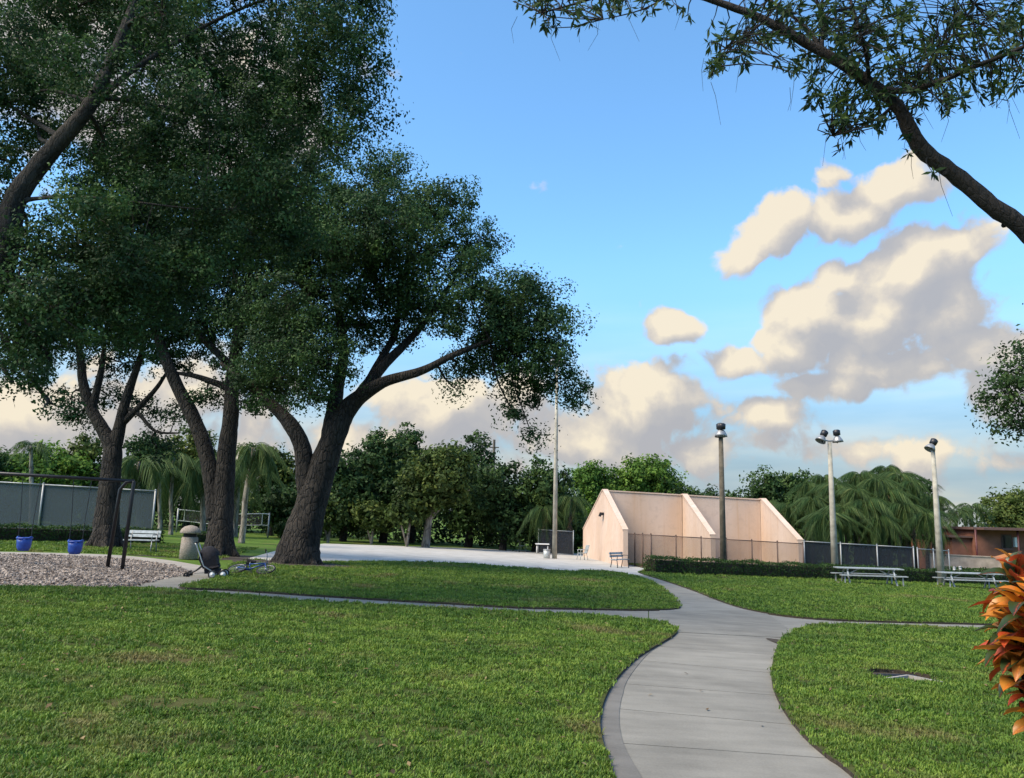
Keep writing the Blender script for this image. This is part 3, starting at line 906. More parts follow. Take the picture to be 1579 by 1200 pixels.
def blade_mat():
    m, N, L, b = new_mat('grass_blade')
    g = N.new('ShaderNodeNewGeometry'); oi = N.new('ShaderNodeObjectInfo')
    n2 = N.new('ShaderNodeTexNoise'); n2.inputs['Scale'].default_value = .8; n2.inputs['Detail'].default_value = 7; n2.inputs['Roughness'].default_value = .65
    L.new(g.outputs['Position'], n2.inputs['Vector'])
    s = N.new('ShaderNodeMath'); s.operation = 'MULTIPLY_ADD'; s.inputs[1].default_value = .30
    L.new(oi.outputs['Random'], s.inputs[0])
    h = N.new('ShaderNodeMath'); h.operation = 'MULTIPLY'; h.inputs[1].default_value = .7
    L.new(n2.outputs['Fac'], h.inputs[0]); L.new(h.outputs[0], s.inputs[2])
    r = N.new('ShaderNodeValToRGB'); L.new(s.outputs[0], r.inputs[0])
    e = r.color_ramp.elements
    e[0].position = .36; e[0].color = (*GR[0], 1); e[1].position = .64; e[1].color = (*GR[2], 1)
    x = e.new(.5); x.color = (*GR[1], 1)
    n4 = N.new('ShaderNodeTexNoise'); n4.inputs['Scale'].default_value = .42; n4.inputs['Detail'].default_value = 6
    n4.inputs['Roughness'].default_value = .62
    L.new(g.outputs['Position'], n4.inputs['Vector'])
    pr = N.new('ShaderNodeMapRange'); pr.interpolation_type = 'SMOOTHSTEP'
    pr.inputs['From Min'].default_value = .54; pr.inputs['From Max'].default_value = .70; pr.inputs['To Max'].default_value = .85
    L.new(n4.outputs['Fac'], pr.inputs['Value'])
    mx = N.new('ShaderNodeMix'); mx.data_type = 'RGBA'
    L.new(pr.outputs[0], mx.inputs['Factor']); L.new(r.outputs[0], mx.inputs['A']); mx.inputs['B'].default_value = (*DRY, 1)
    w = N.new('ShaderNodeTexWave'); w.inputs['Scale'].default_value = .33; w.inputs['Distortion'].default_value = 1.6
    w.inputs['Detail'].default_value = 2; w.bands_direction = 'Y'
    L.new(g.outputs['Position'], w.inputs['Vector'])
    hs = N.new('ShaderNodeHueSaturation'); L.new(mx.outputs['Result'], hs.inputs['Color'])
    mr = N.new('ShaderNodeMapRange'); L.new(w.outputs['Fac'], mr.inputs['Value'])
    mr.inputs['To Min'].default_value = .88; mr.inputs['To Max'].default_value = 1.12
    L.new(mr.outputs[0], hs.inputs['Value'])
    col = hs.outputs[0]
    L.new(col, b.inputs['Base Color']); b.inputs['Roughness'].default_value = .55; b.inputs['Specular IOR Level'].default_value = .3
    t = N.new('ShaderNodeBsdfTranslucent'); L.new(col, t.inputs[0])
    ms = N.new('ShaderNodeMixShader'); ms.inputs[0].default_value = .3
    L.new(b.outputs[0], ms.inputs[1]); L.new(t.outputs[0], ms.inputs[2]); L.new(ms.outputs[0], N['Material Output'].inputs[0])
    return m


M['blade'] = blade_mat()


def tuft(seed, blades, radius, hgt):
    rnd = random.Random(seed); mb = MB()
    for _ in range(blades):
        a = rnd.uniform(0, 6.283); r = radius * math.sqrt(rnd.random())
        b = Vector((r * math.cos(a), r * math.sin(a), -.005))
        la = rnd.uniform(0, 6.283); h = hgt * rnd.uniform(.6, 1.25); lean = rnd.uniform(.2, 1.0) * h
        d = Vector((math.cos(la), math.sin(la), 0)); s = Vector((-d.y, d.x, 0)) * rnd.uniform(.0035, .006)
        mid = b + Vector((0, 0, h * .6)) + d * lean * .4
        tip = b + Vector((0, 0, h * .92)) + d * lean
        mb.add([b - s, b + s, mid + s * .85, mid - s * .85, tip], [(0, 1, 2, 3), (3, 2, 4)])
    me = bpy.data.meshes.new('grass_tuft'); me.from_pydata(mb.v, [], mb.f); me.materials.append(M['blade'])
    return bpy.data.objects.new('grass_tuft', me)      # a source shape only: not placed in the scene itself


def in_poly(x, y, poly):
    inside = np.zeros(len(x), bool); n = len(poly)
    for i in range(n):
        x0, y0 = poly[i - 1]; x1, y1 = poly[i]
        if y0 == y1: continue
        c = ((y0 > y) != (y1 > y)) & (x < (x1 - x0) * (y - y0) / (y1 - y0) + x0)
        inside ^= c
    return inside


def scatter_points(rng, poly, zones, margin=1.5):
    out = []
    for (y0, y1, dens, sc) in zones:
        X = .74 * y1 + margin
        n = int(2 * X * (y1 - y0) * dens)
        x = rng.uniform(-X, X, n); y = rng.uniform(y0, y1, n)
        k = np.abs(x) < .72 * y + margin
        x, y = x[k], y[k]
        e = .05 * rng.random(len(x)) ** .6 + .005 * y1 / 10
        k = in_poly(x - e, y, poly) & in_poly(x + e, y, poly) & in_poly(x, y - e, poly) & in_poly(x, y + e, poly)
        x, y = x[k], y[k]
        out.append(np.stack([x, y, np.full(len(x), sc)], 1))
    return np.concatenate(out)


def build_grass():
    rng = np.random.default_rng(5)
    zones = [(3.6, 8, 420, .95), (8, 13, 260, 1.15), (13, 20, 130, 1.5), (20, 33, 60, 1.9), (33, 46, 26, 2.3)]
    pts = np.concatenate([scatter_points(rng, p, zones) for p in (LAWN_A, LAWN_B, LAWN_C, LAWN_D)])
    k = ~in_poly(pts[:, 0], pts[:, 1], PIT)
    for (px, py, rx, ry) in ((455, 872, 1.9, 1.2),):
        c = G(px, py); k &= ((pts[:, 0] - c.x) / rx) ** 2 + ((pts[:, 1] - c.y) / ry) ** 2 > 1
    for (px, py, rx, ry) in ((262, 1098, .55, .22), (300, 1092, .5, .2), (412, 1079, .55, .2), (480, 1112, .45, .2), (640, 1078, .5, .25), (820, 1010, .5, .5), (700, 1140, .4, .2), (120, 1000, .6, .4), (560, 1150, .35, .2), (330, 1020, .7, .5)):
        c = G(px, py); d2 = ((pts[:, 0] - c.x) / rx) ** 2 + ((pts[:, 1] - c.y) / ry) ** 2
        k &= rng.random(len(pts)) > .62 * np.exp(-d2)
    pts = pts[k]; n = len(pts)
    pos = np.stack([pts[:, 0], pts[:, 1], -SX * pts[:, 0] - SY * pts[:, 1] + LAWN_H], 1)
    rot = np.stack([rng.normal(0, .12, n), rng.normal(0, .12, n), rng.uniform(0, 6.28, n)], 1)
    scl = pts[:, 2] * rng.uniform(.7, 1.25, n)
    src = [tuft(i, 20, .055, .032) for i in range(5)] + [tuft(9, 9, .045, .050)]
    pts_object('grass', pos, rot, scl, src, 'short green grass blades covering the mown lawns', 'grass')
    # rougher grass behind the play area
    far = gp((-150, 833), (250, 838), (400, 846), (330, 866), (240, 858), (100, 851.5), (-150, 848))
    p2 = scatter_points(rng, far, [(15, 50, 45, 2.2)]); n = len(p2)
    pos = np.stack([p2[:, 0], p2[:, 1], -SX * p2[:, 0] - SY * p2[:, 1]], 1)
    rot = np.stack([rng.normal(0, .12, n), rng.normal(0, .12, n), rng.uniform(0, 6.28, n)], 1)
    pts_object('grass', pos, rot, p2[:, 2] * rng.uniform(.7, 1.3, n), src, 'bright grass behind the wood chip play area', 'grass')
    # chips
    mb = [MB() for _ in range(4)]
    rnd = random.Random(3); srcs = []
    for m_ in mb:
        for _ in range(5):
            a = rnd.uniform(0, 3.14); l, w, h = rnd.uniform(.05, .11), rnd.uniform(.02, .045), rnd.uniform(.008, .02)
            m_.box((rnd.uniform(-.1, .1), rnd.uniform(-.1, .1), rnd.uniform(.0, .035)), (l, w, h), Euler((rnd.uniform(-.6, .6), rnd.uniform(-.6, .6), a)).to_matrix())
        me = bpy.data.meshes.new('chip_pile'); me.from_pydata(m_.v, [], m_.f)
        me.materials.append(chip_mats()); srcs.append(bpy.data.objects.new('chip_pile', me))
    p3 = scatter_points(rng, MULCH, [(12, 32, 150, 1.0)]); n = len(p3)
    pos = np.stack([p3[:, 0], p3[:, 1], -SX * p3[:, 0] - SY * p3[:, 1] + .012], 1)
    rot = np.stack([rng.normal(0, .1, n), rng.normal(0, .1, n), rng.uniform(0, 6.28, n)], 1)
    pts_object('wood_chips', pos, rot, rng.uniform(.5, .95, n), srcs, 'loose grey brown wood chips under the swings', 'wood chips')

    # fallen leaves
    P = []
    for poly, dens in ((LAWN_A, 5), (LAWN_B, 5), (LAWN_D, 3), (LAWN_C, 1.5)):
        q = scatter_points(rng, poly, [(3.6, 26, dens, 1.0)]); P.append(np.stack([q[:, 0], q[:, 1], -SX * q[:, 0] - SY * q[:, 1] + LAWN_H + .028], 1))
    xx = rng.uniform(.7, 3.0, 12); yy = rng.uniform(4, 13, 12)
    P.append(np.stack([xx, yy, -SX * xx - SY * yy + .034], 1))
    P = np.concatenate(P); n = len(P); T = rng.random(n)
    v = leaves(rng, P, np.tile([0, 0, 3.0], (n, 1)), .06, .03, T, 0)
    m = leaf_mat('dry_leaf', (.05, .035, .02), (.15, .10, .05), (.30, .23, .11), .1)
    o = bpy.data.objects.new('fallen_leaves', quads_mesh('fallen_leaves', v, T, m)); COL.objects.link(o)
    tag(o, 'small dry brown leaves scattered on lawns and path', 'leaves', kind='stuff')


def chip_mats():
    if 'chip' in M: return M['chip']
    m, N, L, b = new_mat('loose_chip')
    oi = N.new('ShaderNodeObjectInfo'); r = N.new('ShaderNodeValToRGB'); L.new(oi.outputs['Random'], r.inputs[0])
    r.color_ramp.elements[0].color = (.085, .066, .055, 1); r.color_ramp.elements[1].color = (.42, .36, .31, 1)
    L.new(r.outputs[0], b.inputs['Base Color']); b.inputs['Roughness'].default_value = .95
    M['chip'] = m
    return m


build_grass()


# ================================================================ TREES
def PL(Y, *rows):
    """limb: (px, py, radius, optional depth offset)"""
    return [(H(r[0], r[1], Y + (r[3] if len(r) > 3 else 0)), r[2]) for r in rows]


def LB(Y, *rows):
    """lobes: (px, py, radius in px, depth offset m, squash)"""
    out = []
    for r in rows:
        yy = Y + (r[3] if len(r) > 3 else 0)
        rad = r[2] * yy / FPX; sq = r[4] if len(r) > 4 else .8
        out.append((H(r[0], r[1], yy), rad, rad, rad * sq))
    return out


def buttress(base, r, rnd, n=7):
    """short root flares at a trunk's foot, as limbs"""
    out = []
    for i in range(n):
        a = i * 6.283 / n + rnd.uniform(-.3, .3)
        d = Vector((math.cos(a), math.sin(a), 0))
        out.append([(base + d * r * .45 + Vector((0, 0, r * 1.5)), r * .42), (base + d * r * .85 + Vector((0, 0, .45 * r)), r * .36), (base + d * r * 1.45 + Vector((0, 0, -.05)), r * .18)])
    return out


def build_oaks():
    rnd = random.Random(8)
    # T1: the big leaning oak beside the court
    b = G(458, 871); Y = b.y
    limbs = [[(b + Vector((0, 0, -.1)), .85)] + PL(Y, (463, 842, .70), (474, 800, .58), (488, 750, .52), (505, 700, .46), (522, 655, .40), (545, 620, .31), (590, 590, .20, -.5), (650, 572, .145, -1), (705, 545, .10, -1.2), (770, 520, .06, -1))]
    limbs += [PL(Y, (478, 780, .40), (470, 735, .33), (466, 690, .30), (448, 655, .26), (420, 625, .2, .5), (380, 590, .12, 1), (340, 560, .06, 1.5)),
              PL(Y, (505, 700, .34), (512, 650, .30), (520, 600, .24, .6), (530, 540, .18, 1), (520, 470, .12, 1), (510, 400, .06, 1)),
              PL(Y, (548, 618, .24), (590, 565, .19, .5), (625, 530, .15, 1), (660, 490, .11, 1.2), (700, 430, .07, 1)),
              PL(Y, (560, 605, .2), (590, 550, .15, 1), (610, 510, .12, 1.5), (620, 440, .08, 1.5), (640, 350, .05, 1))]
    limbs += buttress(b, .64, rnd)
    lobes = LB(Y, (560, 300, 62, 0), (590, 350, 80, -1), (520, 380, 100, 0), (640, 330, 55, 1), (690, 320, 52, 0), (665, 292, 26, 0), (650, 400, 85, -.5), (720, 380, 52, .5),
               (725, 450, 80, -.8), (790, 480, 72, 0), (830, 470, 50, .5), (845, 525, 50, -.5), (800, 540, 62, 0), (740, 520, 60, -.5), (862, 580, 40, 0), (890, 606, 24, 0),
               (825, 600, 36, .5), (770, 580, 34, 1), (700, 568, 30, .5), (640, 470, 70, 1.5), (580, 440, 80, 1), (560, 500, 62, 2), (480, 450, 90, 0), (460, 540, 78, -.5),
               (500, 560, 52, -1), (410, 590, 48, .5), (480, 610, 36, -.5), (530, 340, 70, 2), (600, 260, 44, 1), (795, 640, 20, .3, 1.0), (818, 665, 15, .3, 1.3), (700, 598, 15, 0), (470, 350, 90, 1.5), (870, 500, 22, 0))
    tree('oak_tree', 'big leaning oak with forked trunk growing beside the pale court', b, limbs, lobes, M['oak_leaf'], M['oak_bark'], 11,
         per_m2=215, length=.12, width=.068, clump=.62, twigs=.5, fill=.3, group='oaks beside the play area')
    # T2: twin-trunk oak in the middle
    b = G(338, 857); Y = b.y
    limbs = [[(b + Vector((0, 0, -.1)), .62)] + PL(Y, (340, 830, .50), (342, 790, .44), (346, 740, .38), (350, 690, .34), (356, 640, .30), (358, 590, .27), (366, 530, .22), (380, 460, .16), (390, 380, .1), (400, 300, .05))]
    limbs += [PL(Y, (334, 800, .38), (328, 750, .33), (318, 700, .30), (300, 650, .28), (275, 600, .25), (258, 560, .22), (240, 510, .17, .5), (215, 450, .1, 1), (200, 400, .05, 1)),
              PL(Y, (358, 600, .18), (330, 590, .13), (300, 580, .1), (270, 575, .06)),
              PL(Y, (352, 560, .16), (310, 520, .13), (280, 490, .1), (240, 470, .06)),
              PL(Y, (372, 500, .15), (410, 450, .12, .5), (450, 400, .07, 1))]
    limbs += buttress(b, .55, rnd, 6)
    lobes = LB(Y, (300, 430, 110, 1), (380, 400, 110, 0), (240, 400, 90, 0), (420, 480, 84, -.5), (350, 500, 72, 1), (390, 560, 56, .5), (440, 590, 40, -1), (330, 330, 120, 0), (420, 320, 110, -1),
               (230, 480, 66, 0), (290, 520, 50, 1), (200, 330, 100, 1), (440, 520, 60, -1), (320, 610, 28, .6), (400, 620, 28, .6))
    tree('oak_tree', 'twin-trunked oak standing behind the stone litter bin', b, limbs, lobes, M['oak_leaf'], M['oak_bark'], 12,
         per_m2=165, length=.13, width=.072, clump=.62, twigs=.4, fill=.3, tone=-.1, group='oaks beside the play area')
    # T3: left oak behind the swings
    b = G(162, 844); Y = b.y
    limbs = [[(b + Vector((0, 0, -.1)), .62)] + PL(Y, (164, 815, .48), (168, 770, .42), (172, 720, .38), (173, 690, .34), (160, 665, .26), (140, 630, .22), (128, 590, .18), (124, 550, .14), (115, 500, .08))]
    limbs += [PL(Y, (174, 700, .3), (184, 660, .24), (192, 625, .2), (203, 590, .16), (215, 555, .12), (225, 510, .07)),
              PL(Y, (142, 632, .16), (152, 590, .14), (158, 560, .11), (162, 520, .06)),
              PL(Y, (186, 655, .16), (212, 630, .12), (240, 600, .09), (260, 570, .05)),
              PL(Y, (192, 628, .1), (215, 640, .08), (240, 665, .06), (275, 668, .03))]
    limbs += buttress(b, .55, rnd, 6)
    lobes = LB(Y, (120, 500, 70, 0), (180, 490, 70, 0), (60, 520, 62, 1), (230, 520, 50, 0), (100, 440, 80, 1), (200, 430, 80, 1), (30, 560, 40, .5), (262, 560, 30, 0), (125, 640, 26, 1.2), (165, 610, 26, 1.5), (230, 630, 24, 1.0),
               (110, 615, 22, .8), (240, 690, 30, 1), (20, 470, 60, 0), (270, 640, 20, .5), (190, 560, 30, 1.6))
    tree('oak_tree', 'dark forked oak rising behind the swing frame', b, limbs, lobes, M['oak_leaf'], M['oak_bark'], 13,
         per_m2=160, length=.13, width=.072, clump=.55, twigs=.5, fill=.25, tone=-.12, group='oaks beside the play area')
    # T4: near oak whose trunk stands just outside the left edge
    b = on(-11.2, 13.6); Y = 13.6
    limbs = [[(b + Vector((0, 0, -.1)), .60), (on(-11.0, 13.6, 1.0), .46), (on(-10.7, 13.5, 2.4), .38)] + PL(Y, (-60, 520, .33), (-30, 460, .29), (0, 405, .25), (14, 345, .21), (25, 305, .185), (55, 262, .165), (90, 220, .15), (135, 168, .13), (165, 110, .11), (190, 50, .09), (215, -20, .07), (240, -110, .05))]
    limbs += [PL(Y, (25, 312, .06), (60, 306, .035), (130, 304, .026), (210, 312, .02), (300, 322, .015), (360, 322, .01)),
              PL(Y, (120, 185, .08), (190, 120, .055, .5), (280, 60, .04, 1), (380, 10, .03, 1.2), (470, -20, .02, 1.4)),
              PL(Y, (150, 150, .06), (230, 160, .03, .6), (320, 180, .024, 1.5), (420, 200, .015, 2)),
              PL(Y, (-30, 460, .16), (-90, 380, .12), (-160, 280, .09), (-240, 180, .06))]
    limbs += buttress(b, .5, rnd, 6)
    lobes = LB(Y, (560, 60, 46, 0), (575, 120, 40, 1), (560, 180, 44, .5), (500, 120, 80, 1), (490, 30, 70, 0), (520, 220, 52, .5), (430, 190, 90, 1.5), (420, 80, 80, 2), (560, 5, 50, 1), (500, -60, 90, .5),
               (330, 240, 100, 1.5), (360, 330, 90, .5), (440, 290, 80, .5), (250, 330, 90, 1), (470, 360, 52, 1), (240, 210, 66, 2), (300, 90, 60, 1.5), (190, 300, 70, 1), (120, 380, 80, 0), (210, 420, 80, 0),
               (30, 440, 80, -.5), (90, 480, 70, -.5), (30, 530, 50, -.5), (80, 560, 42, -.5), (160, 480, 60, 0), (300, 420, 70, .5), (20, 590, 26, -.5), (75, 620, 20, -.5), (10, 160, 60, 1), (30, 60, 60, 0.5), (100, 20, 46, 1),
               (100, 90, 50, -1.2), (60, 200, 46, 1.2), (180, 130, 50, -1.2), (250, 20, 60, -.8), (220, 70, 50, 2), (300, 150, 60, -.8), (30, 110, 60, 2), (150, 30, 60, 2), (20, 250, 50, 2), (130, 330, 60, -1), (250, 250, 70, 2.5), (380, 260, 80, 2), (40, 360, 60, 1.5), (150, 420, 70, 1.5), (220, 500, 56, 1), (150, 200, 120, 4.5), (350, 120, 120, 4.5), (70, 60, 110, 4.5), (480, 60, 80, 4), (250, 20, 100, 4.5), (450, 220, 90, 4.5), (-60, 100, 90, 0), (-120, 250, 120, 0), (-80, 400, 110, 0), (200, -40, 90, 1), (330, -60, 100, 1), (60, -80, 100, 0), (400, -110, 120, 1), (180, 60, 34, .5), (60, 140, 34, .5), (140, 240, 36, 1.5), (390, 130, 50, 2))
    tree('oak_tree', 'near oak whose grey limb rises from the left edge of the view', b, limbs, lobes, M['oak_leaf'], M['near_bark'], 14,
         per_m2=430, length=.078, width=.044, clump=.42, twigs=.35, fill=.3, tone=-.06, twig_r=.009, group='oaks beside the play area')


build_oaks()


def build_right_trees():
    # T5: slender-leaved tree overhanging from the right
    rnd = random.Random(21); rng = np.random.default_rng(21)
    Y = 6.0
    base = on(7.6, 6.6)
    root = empty('overhanging_tree', base, 'slender-leaved tree arching its dark branch over the upper right', 'tree')
    arm = [(base + Vector((0, 0, -.1)), .17), (base + Vector((-.1, 0, 1.2)), .14), (base + Vector((-.5, -.1, 2.4)), .12)] + \
        PL(Y, (1700, 455, .095, .3), (1630, 400, .085), (1579, 352, .075), (1530, 318, .07), (1480, 275, .066), (1430, 238, .064), (1405, 205, .06), (1388, 170, .054), (1355, 138, .05), (1300, 100, .045), (1240, 65, .04), (1180, 32, .034), (1120, 8, .028), (1050, -12, .022), (960, -14, .016), (880, 8, .010), (835, 20, .006))
    subs = [PL(Y, (1355, 138, .035), (1400, 140, .028, -.2), (1450, 125, .024, -.3), (1510, 100, .02, -.4), (1579, 72, .018, -.5), (1680, 20, .014, -.5)),
            PL(Y, (1280, 90, .02), (1240, 40, .016, .2), (1200, 10, .012, .3), (1150, -30, .009, .4)),
            PL(Y, (1340, 128, .02), (1335, 80, .016, -.2), (1320, 30, .012, -.3), (1300, -40, .008, -.3)),
            PL(Y, (1265, 80, .018), (1270, 40, .014, .3), (1262, 10, .01, .4)),
            PL(Y, (1400, 138, .018), (1440, 90, .014, .2), (1480, 40, .01, .4), (1520, -20, .008, .5)),
            PL(Y, (1180, 32, .012), (1150, 55, .008, -.2), (1120, 75, .006, -.3), (1100, 110, .004, -.3)),
            PL(Y, (1040, -12, .01), (990, 15, .006, .2), (930, 30, .004, .3)),
            PL(Y, (1640, 410, .07), (1690, 300, .05), (1720, 180, .035), (1730, 40, .02)),
            PL(Y, (1380, 160, .014), (1350, 185, .01), (1310, 195, .006), (1285, 210, .004))]
    mb = MB()
    for i, l in enumerate([arm] + subs):
        sm = smooth_line(l, 4); mb.tube([p for p, r in sm], [r for p, r in sm], 10 if i == 0 else 6, True, .22, rnd)
    # knobs on the bark
    sm = smooth_line(arm, 6)
    for _ in range(26):
        p, r = sm[rnd.randrange(12, len(sm) - 20)]
        d = Vector((rnd.uniform(-1, 1), rnd.uniform(-1, 1), rnd.uniform(-1, 1))).normalized()
        mb.tube([p + d * r * .6, p + d * r * 1.12, p + d * r * 1.25], [r * .4, r * .28, r * .08], 6)
    trunk = mb.build('trunk', M['dark_bark'], None, None, True); world_child(trunk, root)
    # sprigs: (px, py, spread px, count)
    nodes = [p for l in [arm] + subs for p, r in smooth_line(l, 4) if r < .07]
    spr = [(835, 18, 30, 7), (865, 8, 35, 8), (900, 15, 35, 7), (945, 5, 40, 9), (990, 10, 30, 6), (840, 45, 20, 3), (1100, 110, 16, 4), (1105, 85, 24, 5), (1130, 60, 35, 9), (1145, 85, 25, 4), (1200, 60, 40, 9),
           (1215, 25, 40, 10), (1265, 40, 45, 14), (1300, 90, 45, 16), (1260, 120, 38, 10), (1270, 165, 35, 8), (1320, 140, 45, 18), (1300, 190, 32, 8), (1340, 195, 40, 9), (1330, 60, 45, 16), (1380, 30, 50, 16),
           (1390, 95, 45, 16), (1370, 135, 45, 14), (1430, 70, 50, 14), (1440, 130, 45, 12), (1480, 40, 50, 14), (1490, 120, 40, 10), (1470, 165, 24, 5), (1540, 50, 50, 14), (1550, 110, 45, 12), (1525, 150, 28, 5), (1579, 30, 50, 12),
           (1558, 140, 18, 3), (1310, 20, 50, 14), (1180, 10, 45, 9), (1415, 165, 30, 6), (1600, 90, 60, 14), (1640, 20, 70, 16), (1500, -40, 80, 18), (1380, -50, 80, 18), (1250, -40, 60, 12), (1700, 150, 80, 16), (1740, -20, 90, 18),
           (1055, 10, 24, 3), (1230, 100, 26, 5), (1405, 235, 8, 1), (1450, 262, 8, 1), (1395, 205, 16, 2)]
    P, Nn, T, V = [], [], [], []
    tw = MB()
    for (px, py, sp, cnt) in spr:
        for _ in range(int(cnt * 1.5)):
            c = H(px + rnd.gauss(0, sp * .5), py + rnd.gauss(0, sp * .45), Y + rnd.uniform(-.7, .7))
            src = min(nodes, key=lambda n: (n - c).length)
            tw.tube(curve_pts(src, c, rnd, 4, .2), [.006, .005, .004, .002], 4, False)
            d = (c - src)
            d = d.normalized() if d.length > .01 else Vector((0, 0, -1))
            d = (d + Vector((0, 0, -.5))).normalized()
            tint0 = min(1, max(0, rnd.gauss(.42, .2)))
            for _k in range(rnd.randint(8, 14)):
                dirv = (d * rnd.uniform(.2, .9) + Vector((rnd.gauss(0, .6), rnd.gauss(0, .6), rnd.gauss(-.1, .55)))).normalized()
                l = rnd.uniform(.055, .11); w = l * rnd.uniform(.2, .3)
                q = c - d * rnd.uniform(0, .10)
                s = dirv.cross(Vector((rnd.gauss(0, 1), rnd.gauss(0, 1), rnd.gauss(0, 1)))).normalized() * w * .5
                V.append([q, q + dirv * l * .5 + s, q + dirv * l, q + dirv * l * .5 - s]); T.append(min(1, max(0, tint0 + rnd.gauss(0, .15))))
        # hanging threadlike twigs
        for _ in range(max(1, cnt // 4)):
            c = H(px + rnd.gauss(0, sp * .6), py + rnd.gauss(0, sp * .3), Y + rnd.uniform(-.5, .5))
            tw.tube([c, c + Vector((rnd.uniform(-.05, .05), 0, -.12)), c + Vector((rnd.uniform(-.09, .09), 0, -rnd.uniform(.2, .38)))], [.0022, .002, .0012], 3, False)
    b2 = tw.build('branches', M['dark_bark'], None); world_child(b2, root); b2['kind'] = 'stuff'
    v = np.array([[tuple(p) for p in q] for q in V]); me = quads_mesh('crown', v, np.array(T), M['slim_leaf'])
    o = bpy.data.objects.new('crown', me); COL.objects.link(o); world_child(o, root); o['kind'] = 'stuff'
    # T6: tree at the right edge
    Y = 21.0; b = at_depth(1790, Y)
    limbs = [[(b + Vector((0, 0, -.1)), .34), (b + Vector((0, 0, 1.5)), .26), (b + Vector((-.2, 0, 3.0)), .2)] + PL(Y, (1720, 590, .12), (1660, 560, .07), (1590, 580, .03)),
             PL(Y, (1750, 620, .14), (1740, 520, .1), (1720, 430, .05)), PL(Y, (1740, 610, .09), (1660, 630, .06), (1580, 645, .03))]
    lobes = LB(Y, (1560, 610, 50, 0), (1530, 620, 28, .3), (1570, 575, 36, 0), (1545, 655, 26, 0), (1620, 560, 70, 0), (1640, 640, 60, .5), (1700, 500, 90, 0), (1760, 580, 100, 0), (1780, 450, 100, 0), (1850, 550, 90, 0), (1575, 665, 20, .2))
    tree('leafy_tree', 'leafy tree reaching in at the right edge above the light poles', b, limbs, lobes, M['deep_leaf'], M['dark_bark'], 22,
         per_m2=120, length=.12, width=.065, clump=.36, twigs=.6, fill=.2, tone=-.05, twig_r=.01)


build_right_trees()


# ================================================================ TREES AND PALMS BEHIND
def bg_tree(name, label, px, Y, top, hw, leafmat, seed, group, low=.25, per=20, length=.32, width=.19, nl=13, bark='oak_bark', tone=0.0, limbs=None, base_px=None, squash=.8):
    rnd = random.Random(seed)
    b = at_depth(base_px or px, Y)
    ht = H(px, top, Y).z - b.z; w = hw * Y / FPX
    cx = H(px, 760, Y).x
    lobes = []
    for i in range(nl):
        t = (i + .5) / nl
        z = b.z + ht * (low + (1 - low) * (.12 + .72 * t))
        prof = math.sin(math.pi * min(1, .22 + .62 * t)) ** .7
        a = rnd.uniform(0, 6.283); k = rnd.uniform(.35, .8) * prof if i < nl - 1 else .1
        r = max(.7, w * rnd.uniform(.40, .60)); r = min(r, ht * .34)
        lobes.append((Vector((cx + math.cos(a) * w * k, Y + math.sin(a) * w * k * .7, z)), r, r, r * .85))
    top_l = lobes[-1]; r = top_l[1]
    lobes[-1] = (Vector((cx + rnd.uniform(-.2, .2) * w, Y, b.z + ht - r * .85)), r, r, r * .85)
    if limbs is None:
        r0 = .10 + .02 * ht
        limbs = [[(b + Vector((0, 0, -.1)), r0 * 1.35), (b + Vector((rnd.uniform(-.15, .15), 0, ht * .18)), r0), (Vector((cx, Y, b.z + ht * .42)), r0 * .75), (Vector((cx, Y, b.z + ht * .8)), r0 * .25)]]
        for k in (-1, 1):
            limbs.append([(b + Vector((0, 0, ht * .22)), r0 * .6), (Vector((cx + k * w * .3, Y, b.z + ht * .45)), r0 * .4), (Vector((cx + k * w * .5, Y, b.z + ht * .65)), r0 * .2)])
    return tree(name, label, b, limbs, lobes, leafmat, M[bark], seed, per_m2=per, length=length, width=width, clump=.75, twigs=.25, fill=.25, tone=tone, sides=8, group=group, twig_r=.02, squash=squash)


